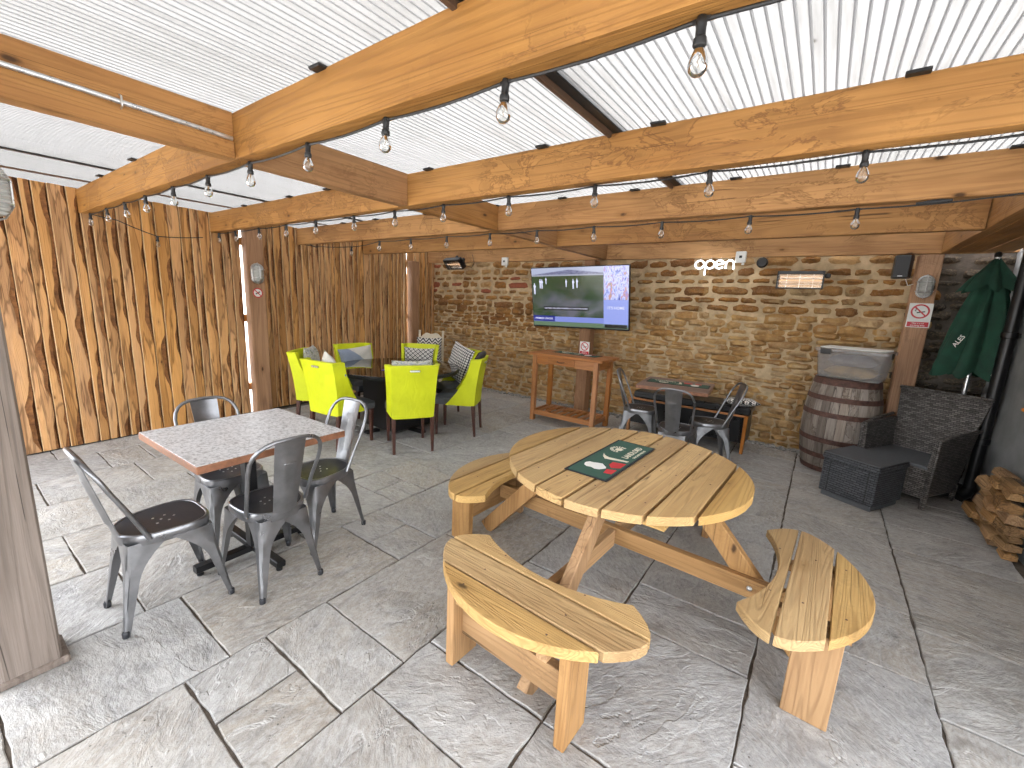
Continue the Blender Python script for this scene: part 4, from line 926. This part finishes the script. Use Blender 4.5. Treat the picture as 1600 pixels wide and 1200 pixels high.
M['screen'] = m_screen()
SCN = MB().box(-hw+.012, hw-.012, -.0015, -.0002, -hh+.02, hh-.012).build('screen', M['screen'], TV, smooth=0)
for nm, c, st in (('scr_blue', (.012, .018, .20), .9), ('scr_pale', (.16, .20, .52), .9), ('scr_white', (.55, .56, .72), .95), ('scr_panel', (.22, .27, .62), .9), ('scr_green', (.10, .16, .10), .8), ('scr_black', (.004, .004, .006), .5)): M[nm] = emit(nm, c, st*.105)
def m_ad():
    t = NT('screen_advert'); o = t.n('TexCoord').outputs['Object']; k = t.noise(t.scale(o, (1, 1, .6)), 17, 3, .6, .8)
    c = t.ramp(k, [(.32, (.05, .06, .30)), (.42, (.30, .36, .75)), (.5, (.62, .62, .80)), (.56, (.20, .22, .62)), (.63, (.60, .25, .18)), (.72, (.10, .30, .30))]); return t.set(color=(.01, .01, .01), emit=c, es=.09, rough=.15)
M['scr_ad'] = m_ad()
def scr(name, x0, x1, z0, z1, mat, d=.0022): return MB().box(x0, x1, -d, -d+.0006, z0, z1).build(name, M[mat], SCN, smooth=0)
scr('advert_picture', .395, hw-.013, -.02, hh-.013, 'scr_ad'); scr('advert_panel', .395, hw-.013, -.38, -.021, 'scr_panel'); scr('caption_strip', -hw+.013, .394, -.345, -.27, 'scr_pale'); scr('caption_box', -hw+.016, -.37, -.342, -.262, 'scr_blue', .0032)
scr('ticker_strip', -hw+.013, hw-.013, -.405, -.346, 'scr_green'); scr('ticker_tag', .41, hw-.03, -.40, -.352, 'scr_black', .0032); scr('subtitle_bar', -.55, .17, -.175, -.125, 'scr_black', .0026)
RX = Matrix.Rotation(pi/2, 4, 'X')
text('screen_text', 'PREMIER LEAGUE', .040, M['scr_white'], SCN, Matrix.Translation((-.555, -.0038, -.303)) @ RX); text('screen_text', "IT'S HOME", .052, M['scr_white'], SCN, Matrix.Translation((.57, -.003, -.13)) @ RX)
text('screen_text', "CRAWLEY, HE'LL BEEN WORRIERS AT THIS IF YOU WANT", .027, M['scr_white'], SCN, Matrix.Translation((-.19, -.0034, -.15)) @ RX)
for (px, pz, s_) in ((-.70, .14, 1.2), (-.60, .21, 1), (-.57, .205, 1), (-.50, .245, .7), (-.17, .21, .8), (-.06, .20, 1), (.0, .21, .95)):
    mb = MB(); k = s_*.075
    mb.prism([(px-.12*k, pz-k), (px-.03*k, pz-k), (px, pz-.3*k), (px+.05*k, pz-k), (px+.16*k, pz-k), (px+.14*k, pz), (px+.30*k, pz+.2*k), (px+.16*k, pz+.45*k), (px+.08*k, pz+.5*k), (px+.09*k, pz+.75*k), (px-.08*k, pz+.75*k), (px-.08*k, pz+.5*k), (px-.22*k, pz+.35*k), (px-.14*k, pz)][::1], .002, .0026, M=RX); mb.build('screen_figure', M['scr_white'], SCN, smooth=0)
# ------------------------------------------------------------------ neon OPEN sign (lower-case tube letters)
M['neon'] = emit('neon_white', (.86, .93, 1.0), .7)
NS_ = thing('neon_open_sign', 'lit white neon tube sign reading open below the far beam', 'neon sign', (-1.18, 5.74, 2.165))
def arc(cx, cz, rx, rz, a0, a1, n=16): return [(cx+rx*cos(radians(a0+(a1-a0)*i/n)), 0, cz+rz*sin(radians(a0+(a1-a0)*i/n))) for i in range(n+1)]
rr_ = .046
MB().tube(arc(-.165, 0, .050, rr_, 60, 420, 24), .0075, 8).build('letter_o', M['neon'], NS_)
MB().tube([(-.097, 0, -.125)] + [(-.097, 0, -.05), (-.097, 0, 0)] + arc(-.048, 0, .049, rr_, 180, -165, 24), .0075, 8).build('letter_p', M['neon'], NS_)
MB().tube([(.020, 0, -.006), (.065, 0, .004), (.104, 0, .012)] + arc(.060, 0, .047, rr_, 18, 320, 22), .0075, 8).build('letter_e', M['neon'], NS_)
MB().tube([(.130, 0, -.048), (.130, 0, .03)] + arc(.172, 0, .042, rr_, 165, 20, 12) + [(.214, 0, 0), (.214, 0, -.055)], .0075, 8).build('letter_n', M['neon'], NS_)
MB().tube([(.21, .01, .03), (.245, .03, .06), (.26, .05, .075)], .003, 6).build('supply_lead', M['white'], NS_)
for x in (-.165, -.048, .06, .172): MB().tube([(x, .008, .045), (x, .05, .085)], .003, 6).build('hanger', M['chrome'], NS_)
# switch boxes
for lb, x in (('white weatherproof socket box on the beam beside the left heater', -4.36), ('white weatherproof socket box on the beam beside the neon sign', -.905)):
    b = thing('socket_box', lb, 'socket box', (x, 5.795, 2.245), group='socket boxes on the far beam'); MB().box(-.055, .055, -.055, -.001, -.06, .065, ch=.006).build('housing', M['white'], b); MB().box(-.015, .015, -.0585, -.0555, -.01, .018, ch=.001).build('rocker_switch', M['ink'], b); MB().lathe([(.013, 0), (.015, .01), (.012, .03)], 10, M=Matrix.Translation((.03, -.03, -.088))).build('cable_gland', M['white'], b)
dm = thing('round_vent', 'small black round fitting under the far beam beside the right heater', 'fitting', (-.70, 5.97, 2.20)); MB().lathe([(.06, 0), (.06, .03), (.045, .05)], 18, M=Matrix.Rotation(pi/2, 4, 'X')).build('ring', M['black'], dm); MB().lathe([(.001, .04), (.044, .049)], 18, M=Matrix.Rotation(pi/2, 4, 'X')).build('cover', M['grey_seat'], dm)
# ------------------------------------------------------------------ infrared heaters
M['reflector'] = plain('polished_reflector', (.80, .79, .76), .2, .9, var=.1); M['element'] = emit('element_painted_glow', (1, .62, .36), .08)  # heaters are off; faint emission paints an orange reflection on the element
def heater(label, loc, tilt, rz):
    h = thing('patio_heater', label, 'heater', loc, 0, 'infrared heaters on the far beam'); h.rotation_euler = (radians(tilt), 0, radians(rz)); w, hh_, d = .215, .095, .075
    mb = MB(); mb.box(-w, w, 0, .012, -hh_, hh_, ch=.003); mb.box(-w, -w+.016, -d, -.0005, -hh_, hh_, ch=.003); mb.box(w-.016, w, -d, -.0005, -hh_, hh_, ch=.003); mb.box(-w+.017, w-.017, -d, -.0005, hh_-.035, hh_, ch=.003); mb.box(-w+.017, w-.017, -d, -.0005, -hh_, -hh_+.014, ch=.003); mb.build('housing', M['blackm'], h)
    mb = MB(); N = 12; vs = []
    for i in range(N+1):
        a = pi*i/N; z_ = -hh_+.015+(2*hh_-.052)*(i/N); vs += [(-w+.017, -.004-.052*(1-sin(a)), z_), (w-.017, -.004-.052*(1-sin(a)), z_)]
    mb.add(vs, [(2*i, 2*i+1, 2*i+3, 2*i+2) for i in range(N)]); mb.build('reflector', M['reflector'], h)
    MB().tube([(-w+.02, -.035, -.012), (w-.02, -.035, -.012)], .009, 10).build('element', M['element'], h)
    for z_ in (-.05, -.018, .014, .046): MB().tube([(-w+.01, -d-.001, z_), (w-.01, -d-.001, z_)], .0018, 5).build('guard_wire', M['chrome'], h)
    for x in (-.12, 0, .12): MB().tube([(x, -d-.003, -hh_+.012), (x, -d-.003, hh_-.034)], .0018, 5).build('guard_wire', M['chrome'], h)
    MB().bar((0, .012, .02), (0, .10, .07), .05, .02).build('bracket', M['blackm'], h); MB().box(w+.001, w+.05, -.03, .03, .02, .07, ch=.01).build('junction_box', M['black'], h)
    return h
heater('black infrared heater with pale polished reflector above the barrel', (-.285, 5.72, 1.99), 4, 0)
h2 = heater('black infrared heater tilted down near the timber wall corner', (-5.36, 5.66, 2.235), 38, -8)
MB().tube([(.24, 0, .04), (.27, -.02, -.06), (.33, .02, -.12), (.40, .06, -.06), (.41, .10, .08)], .005, 6).build('cable', M['black'], h2)
# speaker
SP = thing('wall_speaker', 'black loudspeaker on the stone wall beside the right post', 'speaker', (.545, 5.80, 2.13), radians(-12))
MB().prism([(-.075, -.03), (-.055, -.085), (.055, -.085), (.075, -.03), (.06, .055), (-.06, .055)], -.115, .105, ch=.008).build('cabinet', M['black'], SP); MB().box(-.05, .05, -.0885, -.086, -.095, .09, ch=.001).build('grille', M['ink'], SP); MB().box(-.018, .018, -.0905, -.0887, -.098, -.092).build('badge', M['chrome'], SP); MB().tube([(.03, .05, -.11), (.06, .04, -.18), (.11, .06, -.16), (.13, .07, -.10)], .004, 6).build('lead', M['white'], SP)
# ------------------------------------------------------------------ bulkhead lamps
def m_lens():
    t = NT('ribbed_lens'); tc = t.n('TexCoord'); s = t.sep(tc.outputs['Object']); t.bump(t.math('SINE', t.math('MULTIPLY', s[2], 420)), .8, .004); return t.set(color=(.62, .63, .60), rough=.12, spec=.7, trans=.25)
M['lens'] = m_lens()
def oval(w, h, n=24): return [(w*cos(2*pi*i/n), (h-w)*(1 if sin(2*pi*i/n) >= 0 else -1)+w*sin(2*pi*i/n)) for i in range(n)]
def bulkhead(label, loc, rz, s_=1.0):
    """faces local -y"""
    b = thing('bulkhead_lamp', label, 'lamp', loc, rz, 'caged bulkhead lamps on the posts'); b.scale = (s_, s_, s_); Q = Matrix.Rotation(pi/2, 4, 'X')
    MB().prism(oval(.062, .108), 0, .025, ch=.003, M=Q).build('base', M['chrome'], b)
    mb = MB(); n = 24
    rings = [(.050, .096, .026), (.049, .094, .05), (.040, .082, .072), (.018, .045, .082)]; vs = []
    for w, h, d in rings: vs += [(x, -d, z_) for x, z_ in oval(w, h)]
    fs = [(r*n+i, r*n+(i+1) % n, (r+1)*n+(i+1) % n, (r+1)*n+i) for r in range(3) for i in range(n)] + [tuple(3*n+i for i in range(n))]; mb.add(vs, fs); mb.build('lens', M['lens'], b, smooth=60)
    mb = MB(); mb.tube([(x, -.03, z_) for x, z_ in oval(.058, .104)], .0055, 6, closed=True); mb.build('cage_ring', M['chrome'], b)
    for z_ in (-.045, .045): MB().tube([(-.066, -.02, z_), (-.060, -.055, z_), (-.03, -.082, z_), (.03, -.082, z_), (.060, -.055, z_), (.066, -.02, z_)], .0038, 6).build('cage_bar', M['chrome'], b)
    for zs in (-1, 1): MB().tube([(0, -.03, .112*zs), (0, -.06, .098*zs), (0, -.086, .05*zs)], .0038, 6).build('cage_bar', M['chrome'], b)
    MB().tube([(0, -.086, -.05), (0, -.088, .05)], .0038, 6).build('cage_bar', M['chrome'], b)
    return b
bulkhead('caged bulkhead lamp on the right post above the no smoking sign', (.735, 5.803, 1.94), 0, 1.0)
bulkhead('caged bulkhead lamp on the post in the middle of the timber wall', (-5.899, 2.61, 1.815), pi/2, 1.15)
bulkhead('caged bulkhead lamp at the far left edge, close to the camera', (-2.53, .192, 1.93), pi, .95)
# ------------------------------------------------------------------ no smoking signs
def smoke_sign(label, loc, rz, w, h, txt=True, standing=False):
    s_ = thing('no_smoking_sign', label, 'sign', loc, rz, 'no smoking signs'); Q = Matrix.Rotation(pi/2, 4, 'X')
    MB().box(-w/2, w/2, -.003, 0, -h/2, h/2, ch=.0006).build('panel', M['white'], s_); R_ = w*.40; cz = h/2-R_-.05*w
    ring = MB(); n = 36
    vs = [((R_ if q == 0 else R_*.80)*cos(2*pi*i/n) for q in (0,)) for i in range(0)]
    vs = [(r_*cos(2*pi*i/n), -.0036, cz+r_*sin(2*pi*i/n)) for r_ in (R_, R_*.80) for i in range(n)]; ring.add(vs, [(i, (i+1) % n, n+(i+1) % n, n+i) for i in range(n)]); k = R_*.09
    cg = MB(); cg.box(-R_*.35, R_*.52, -.0034, -.0031, -R_*.08, R_*.08, M=Matrix.Translation((0, 0, cz-.12*R_)) @ Matrix.Rotation(radians(-12), 4, 'Y')); cg.build('cigarette', M['ink'], s_, smooth=0)
    for q in range(2): MB().tube([(-R_*.4-q*.08*R_, -.0034, cz), (-R_*.5-q*.08*R_, -.0034, cz+.15*R_), (-R_*.38-q*.08*R_, -.0034, cz+.28*R_), (-R_*.48-q*.08*R_, -.0034, cz+.42*R_)], R_*.035, 5).build('smoke_curl', M['ink'], s_)
    ring.build('ban_ring', M['red'], s_, smooth=0); MB().box(-R_*.86, R_*.86, -.0040, -.0037, -k, k, M=Matrix.Translation((0, 0, cz)) @ Matrix.Rotation(radians(45), 4, 'Y')).build('ban_bar', M['red'], s_, smooth=0)
    if txt:
        zt = -h/2+.13*h; MB().box(-w*.45, w*.45, -.0036, -.0031, -h/2+.03*h, -h/2+.23*h).build('red_strip', M['red'], s_, smooth=0)
        text('lettering', 'This is a no', h*.085, M['white'], s_, Matrix.Translation((0, -.0040, zt+.043*h)) @ Q); text('lettering', 'smoking area', h*.085, M['white'], s_, Matrix.Translation((0, -.0040, zt-.043*h)) @ Q)
    return s_
smoke_sign('red and white no smoking sign on the right post', (.742, 5.8025, 1.665), 0, .175, .235)
smoke_sign('small no smoking sign standing on the teak console table', (-2.62, 5.36, 1.035), 0, .145, .17)
ds = thing('no_smoking_sticker', 'small round no smoking sticker on the post of the timber wall', 'sticker', (-5.897, 2.61, 1.575), pi/2); Q = Matrix.Rotation(pi/2, 4, 'X')
MB().lathe([(.06, 0), (.06, .002)], 28, M=Q).build('disc', M['red'], ds); MB().lathe([(.048, .0022), (.048, .0028)], 28, M=Q).build('white_field', M['white'], ds); MB().box(-.03, .03, -.0034, -.0029, -.006, .006, M=Matrix.Rotation(radians(-30), 4, 'Y')).build('cigarette', M['ink'], ds); MB().box(-.046, .046, -.0040, -.0035, -.006, .006, M=Matrix.Rotation(radians(45), 4, 'Y')).build('ban_bar', M['red'], ds)
# ------------------------------------------------------------------ barrel
BR = thing('oak_barrel', 'weathered oak barrel with rusty hoops standing by the stone wall', 'barrel', (.285, 5.66, 0)); HB = .985
rad = lambda z_: .275+.062*(1-((z_-HB/2)/(HB/2))**2)
NSV = 26
for k in range(NSV):
    a0, a1 = 2*pi*k/NSV+.006, 2*pi*(k+1)/NSV-.006; mb = MB(); N = 10; vs = []
    for i in range(N+1):
        z_ = .012+(HB-.024)*i/N; r_ = rad(z_)+.0008*sin(k*7)
        for (a, q) in ((a0, 0), ((a0+a1)/2, .0012), (a1, 0)): vs.append(((r_+q)*cos(a), (r_+q)*sin(a), z_))
        for a in (a1, a0): vs.append(((r_-.022)*cos(a), (r_-.022)*sin(a), z_))
    fs = [(i*5+q, i*5+(q+1) % 5, (i+1)*5+(q+1) % 5, (i+1)*5+q) for i in range(N) for q in range(5)] + [(4,3,2,1,0), tuple(N*5+q for q in range(5))]
    mb.add(vs, fs); mb.build('stave', M['stave'], BR, smooth=30)
for z0, z1 in ((.0, .055), (.155, .205), (.325, .375), (.60, .65), (.765, .815), (.925, .99)):
    MB().lathe([(rad(z0)+.001, z0), (rad(z0)+.005, z0), (rad(z1)+.005, z1), (rad(z1)+.001, z1)], 40).build('hoop', M['hoop'], BR)
MB().lathe([(.245, .93), (.245, .95)], 30).build('head', M['stave'], BR)
# storage box with clip lid
M['frost'] = None
def m_frost():
    t = NT('frosted_plastic'); tr = t.n('BsdfTransparent'); tr.inputs['Color'].default_value = (.86, .86, .87, 1); df = t.n('BsdfTranslucent'); df.inputs['Color'].default_value = (.92, .92, .93, 1); d2 = t.n('BsdfDiffuse'); d2.inputs['Color'].default_value = (.82, .82, .83, 1); gl = t.n('BsdfGlossy'); gl.inputs['Roughness'].default_value = .25
    a, b, c = t.n('MixShader'), t.n('MixShader'), t.n('MixShader'); a.inputs[0].default_value = .5; b.inputs[0].default_value = .78; c.inputs[0].default_value = .06; L = t.t.links.new
    L(df.outputs[0], a.inputs[1]); L(d2.outputs[0], a.inputs[2]); L(a.outputs[0], b.inputs[1]); L(tr.outputs[0], b.inputs[2]); L(b.outputs[0], c.inputs[1]); L(gl.outputs[0], c.inputs[2]); L(c.outputs[0], [x for x in t.t.nodes if x.type == 'OUTPUT_MATERIAL'][0].inputs[0]); return t.m
M['frost'] = m_frost()
SB = thing('storage_box', 'clear plastic storage box with white lid on top of the barrel', 'storage box', (.30, 5.60, .992), radians(-14))
mb = MB(); rp = lambda w, d: [(w*x, d*y) for x, y in ((-1, -.86), (-.92, -1), (.92, -1), (1, -.86), (1, .86), (.92, 1), (-.92, 1), (-1, .86))]
vs = [(x, y, z_) for w, d, z_ in ((.255, .17, .004), (.285, .20, .27), (.279, .194, .27), (.249, .164, .010)) for x, y in rp(w, d)]
mb.add(vs, [(r*8+i, r*8+(i+1) % 8, (r+1)*8+(i+1) % 8, (r+1)*8+i) for r in range(3) for i in range(8)] + [tuple(range(7,-1,-1)), tuple(24+i for i in range(8))]); mb.build('tub', M['frost'], SB, smooth=0)
MB().prism(rp(.305, .22), .272, .305, ch=.006).build('lid', M['frost'], SB); MB().prism(rp(.27, .185), .3055, .318, ch=.004).build('lid_panel', M['white'], SB)
for x in (-.2, .27): MB().box(x-.045 if x < 0 else x, x+.045 if x < 0 else x+.045, -.235 if x < 0 else -.06, -.2215 if x < 0 else .06, .25, .30, ch=.004).build('clip', M['black'], SB) if x < 0 else MB().box(.3065, .318, -.20, -.08, .25, .30, ch=.004).build('clip', M['black'], SB)
M['cloth_y'] = plain('mustard_cloth', (.62, .40, .15), .9, var=.25); M['cloth_g'] = plain('grey_cloth', (.42, .39, .40), .9, var=.3)
tag(pillow(.44, .28, .12, 31).build('folded_cloth', M['cloth_y'], None, (.30, 5.60, 1.062), (radians(90), 0, radians(-14)), 70), 'mustard cloth lying inside the clear storage box', 'cloth'); tag(pillow(.42, .27, .12, 32).build('folded_cloth', M['cloth_g'], None, (.30, 5.60, 1.175), (radians(90), 0, radians(-12)), 70), 'grey cloth on top inside the clear storage box', 'cloth')
# ------------------------------------------------------------------ rattan box table and armchair
OB = thing('rattan_box_table', 'low grey rattan box table in front of the armchair', 'side table', (.475, 4.825, 0), radians(-29))
MB().box(-.195, .195, -.215, .215, 0, .045, ch=.004).build('plinth', M['rattan_top'], OB)
MB().box(-.212, .212, -.232, .232, .046, .352, ch=.006).build('body', M['rattan_box'], OB)
mb = MB(); mb.box(-.222, .222, -.242, .242, .353, .405, ch=.008); mb.build('lid_rim', M['rattan_box'], OB); MB().box(-.218, .218, -.238, .238, .4055, .412, ch=.003).build('lid_top', M['rattan_top'], OB)
for x in (-.15, .15): MB().box(x-.003, x+.003, -.2345, -.2322, .06, .345).build('seam', M['black'], OB)
RC = thing('rattan_armchair', 'dark woven rattan armchair with flared back beside the barrel', 'armchair', (.83, 5.30, 0), radians(-30)+pi)
# local +y is the front; origin on the floor under the seat
def panel(name, P, mat='rattan', th=.03, nrm=None, n=6):
    """thin woven panel through 4 corners (bilinear) with thickness th"""
    a, b, c, d = [Vector(p) for p in P]; nn = ((b-a).cross(d-a)).normalized()*th; mb = MB(); vs = []
    for k in (0, 1):
        for j in range(n+1):
            for i in range(n+1):
                u, v = i/n, j/n; p = a*(1-u)*(1-v)+b*u*(1-v)+c*u*v+d*(1-u)*v; vs.append(p+nn*k)
    m = (n+1)**2; fs = []
    for j in range(n):
        for i in range(n):
            q = j*(n+1)+i; fs.append((q, q+n+1, q+n+2, q+1)); fs.append((m+q, m+q+1, m+q+n+2, m+q+n+1))
    ring = [i for i in range(n)] + [j*(n+1)+n for j in range(n)] + [n*(n+1)+i for i in range(n, 0, -1)] + [j*(n+1) for j in range(n, 0, -1)]
    for q in range(len(ring)): x, y = ring[q], ring[(q+1) % len(ring)]; fs.append((x, y, m+y, m+x))
    mb.add(vs, fs); return mb.build(name, M[mat], RC, smooth=40)
panel('backrest', ((-.25, -.24, .36), (.25, -.24, .36), (.33, -.36, .95), (-.33, -.36, .95)))
for s_ in (-1, 1):
    panel('arm_panel', ((s_*.27, -.24, .10), (s_*.25, .28, .10), (s_*.29, .28, .64), (s_*.315, -.30, .66)) if s_ > 0 else ((s_*.25, .28, .10), (s_*.27, -.24, .10), (s_*.315, -.30, .66), (s_*.29, .28, .64)), th=-.035)
    MB().tube([(s_*.27, .285, .02), (s_*.285, .285, .63), (s_*.31, .0, .665), (s_*.325, -.30, .68)], .016, 8).build('arm_frame', M['rattan'], RC)
    for y in (.27, -.26): MB().bar((s_*.255, y, 0), (s_*.262, y, .16), .032, .032, up=(0,1,0)).build('leg', M['rattan'], RC); MB().lathe([(.014, 0), (.016, .03)], 10, M=Matrix.Translation((s_*.255, y, -.001))).build('foot_cap', M['chrome'], RC)
panel('front_skirt', ((-.25, .29, .10), (.25, .29, .10), (.25, .29, .36), (-.25, .29, .36)), th=.02)
MB().box(-.245, .245, -.23, .285, .345, .385, ch=.008).build('seat', M['rattan_top'], RC)
MB().tube([(-.335, -.36, .955), (.335, -.36, .955)], .016, 8).build('top_rail', M['rattan'], RC)
# ------------------------------------------------------------------ closed parasol
UM = thing('closed_parasol', 'closed dark green parasol with white lettering leaning in the corner', 'parasol', (1.16, 5.72, 0))
mb = MB(); n = 64; prof = [(.018, 2.19), (.06, 2.12), (.12, 2.02), (.175, 1.92)]; vs = []
def pleat(a, r, amp, k=8): return r*(1+amp*cos(k*a+.5*sin(2*a))+.35*amp*cos(3*a+1)+.18*amp*cos(13*a+r*20)+.1*amp*cos(21*a-r*31))
for r, z_ in prof: vs += [(pleat(2*pi*i/n, r, .30)*cos(2*pi*i/n), pleat(2*pi*i/n, r, .30)*sin(2*pi*i/n), z_-.03*cos(8*2*pi*i/n)*(r/.15)) for i in range(n)]
mb.add(vs, [(j*n+i, (j+1)*n+i, (j+1)*n+(i+1) % n, j*n+(i+1) % n) for j in range(3) for i in range(n)]); mb.build('vent_flounce', M['umb'], UM, smooth=60)
mb = MB(); prof = [(.03, 2.06), (.085, 1.95), (.125, 1.75), (.16, 1.55), (.195, 1.35), (.215, 1.20), (.215, 1.14)]; vs = []
for q, (r, z_) in enumerate(prof):
    for i in range(n): a = 2*pi*i/n; r2 = pleat(a+.25*q*.3, r, .26); vs.append((r2*cos(a), r2*sin(a)*.8, z_+(.035*cos(8*a) if q == 6 else 0)))
mb.add(vs, [(j*n+i, (j+1)*n+i, (j+1)*n+(i+1) % n, j*n+(i+1) % n) for j in range(6) for i in range(n)]); mb.build('canopy', M['umb'], UM, smooth=60)
MB().tube([(0, 0, 0), (0, 0, 2.22)], .019, 12).build('pole', M['chrome'], UM); MB().lathe([(.02, 2.2), (.028, 2.215), (.02, 2.24), (.002, 2.25)], 12).build('finial', M['black'], UM); MB().lathe([(.22, 0), (.23, .02), (.22, .05), (.05, .065), (.035, .2)], 24).build('base', M['black'], UM)
text('lettering', 'AL', .075, M['print_white'], UM, Matrix.Translation((.13, -.205, 1.19)) @ Matrix.Rotation(radians(25), 4, 'Z') @ Q); text('lettering', 'ALES', .055, M['print_white'], UM, Matrix.Translation((-.15, -.175, 1.45)) @ Matrix.Rotation(radians(-40), 4, 'Z') @ Q @ Matrix.Rotation(radians(62), 4, 'Z'))
# ------------------------------------------------------------------ drain pipe, firewood
DP = thing('drain_pipe', 'black drain pipe running down the right wall behind the firewood', 'pipe', (1.30, 5.50, 0))
MB().tube([(0, 0, .10), (0, 0, 2.5)], .045, 14).build('pipe', M['blackm'], DP); MB().tube([(0, 0, .12), (-.02, -.02, .07), (-.07, -.06, .035)], .048, 12).build('shoe', M['blackm'], DP)
for z_ in (.55, 1.5): MB().lathe([(.05, z_), (.055, z_+.005), (.055, z_+.05), (.05, z_+.055)], 14).build('pipe_bracket', M['blackm'], DP); MB().box(.0, .075, -.012, .012, z_+.01, z_+.045).build('pipe_lug', M['blackm'], DP)
M['log_in'] = wood('split_log', (.42, .25, .115), (.20, .10, .04), 'Z', .3, .9, tone=.4, bumpd=.02); M['log_out'] = plain('log_bark', (.10, .065, .04), .95, var=.5, nsc=30, bump=.8)
rl = random.Random(8); zz = 0.0; row = 0
while zz < .47:
    hgt = rl.uniform(.05, .08); yy = 4.22+rl.uniform(0, .05)+row*.012
    while yy < 4.95-row*.03:
        L = rl.uniform(.15, .27); x = 1.335+rl.uniform(-.03, .005)
        for q in range(1):
            w = rl.uniform(.07, .13); hgt_ = hgt; P = [(0, 0), (w*.5, -.006*rl.random()), (w, .006), (w*rl.uniform(.85, 1), hgt*.78), (w*.5, hgt*rl.uniform(.90, .99)), (.01, hgt*rl.uniform(.6, .9))]
            mb = MB(); mb.prism(P, 0, L*rl.uniform(.92, 1), ch=.004)
            for fi in range(len(mb.m)-2):
                if fi % 6 in (0, 3): mb.m[fi] = 1 if rl.random() < .6 else 0
            o = mb.build('split_log', [M['log_in'], M['log_out']], None, smooth=0)
            o.matrix_world = Matrix.Translation((x-w, yy+L+rl.uniform(-.02, .02), zz+.002)) @ Matrix.Rotation(rl.uniform(-.12, .12), 4, 'Z') @ Matrix.Rotation(pi/2+rl.uniform(-.03, .03), 4, 'X'); x -= w+.005
            tag(o, 'split firewood log in the stack against the grey rendered wall', 'firewood log', 'split logs stacked by the right wall')
        yy += L+.012
    zz += hgt; row += 1
# small orange tap handle on the rendered wall
TP = thing('orange_valve', 'small orange valve handle on the grey rendered wall', 'valve', (1.33, 4.75, 1.0)); M['orange'] = plain('orange_plastic', (.75, .22, .02), .4)
MB().tube([(.05, 0, 0), (-.03, 0, 0)], .008, 8).build('stem', M['chrome'], TP); MB().box(-.045, -.03, -.022, .022, -.012, .012, ch=.005).build('handle', M['orange'], TP)
# black scarf hung on the lime chair
SK = [at_chair(40, 1.02, .98), at_chair(42, 1.0, .955), at_chair(44, .97, .93)]
mb = MB(); mb.tube([at_chair(18, 1.05, .93), at_chair(28, 1.06, .965), at_chair(36, 1.06, .97), at_chair(42, 1.02, .93), at_chair(40, .96, .86)], [.02, .04, .035, .045, .03], 10); tag(mb.build('black_scarf', M['black'], None, smooth=70), 'black scarf draped over the top of the right lime chair', 'scarf')
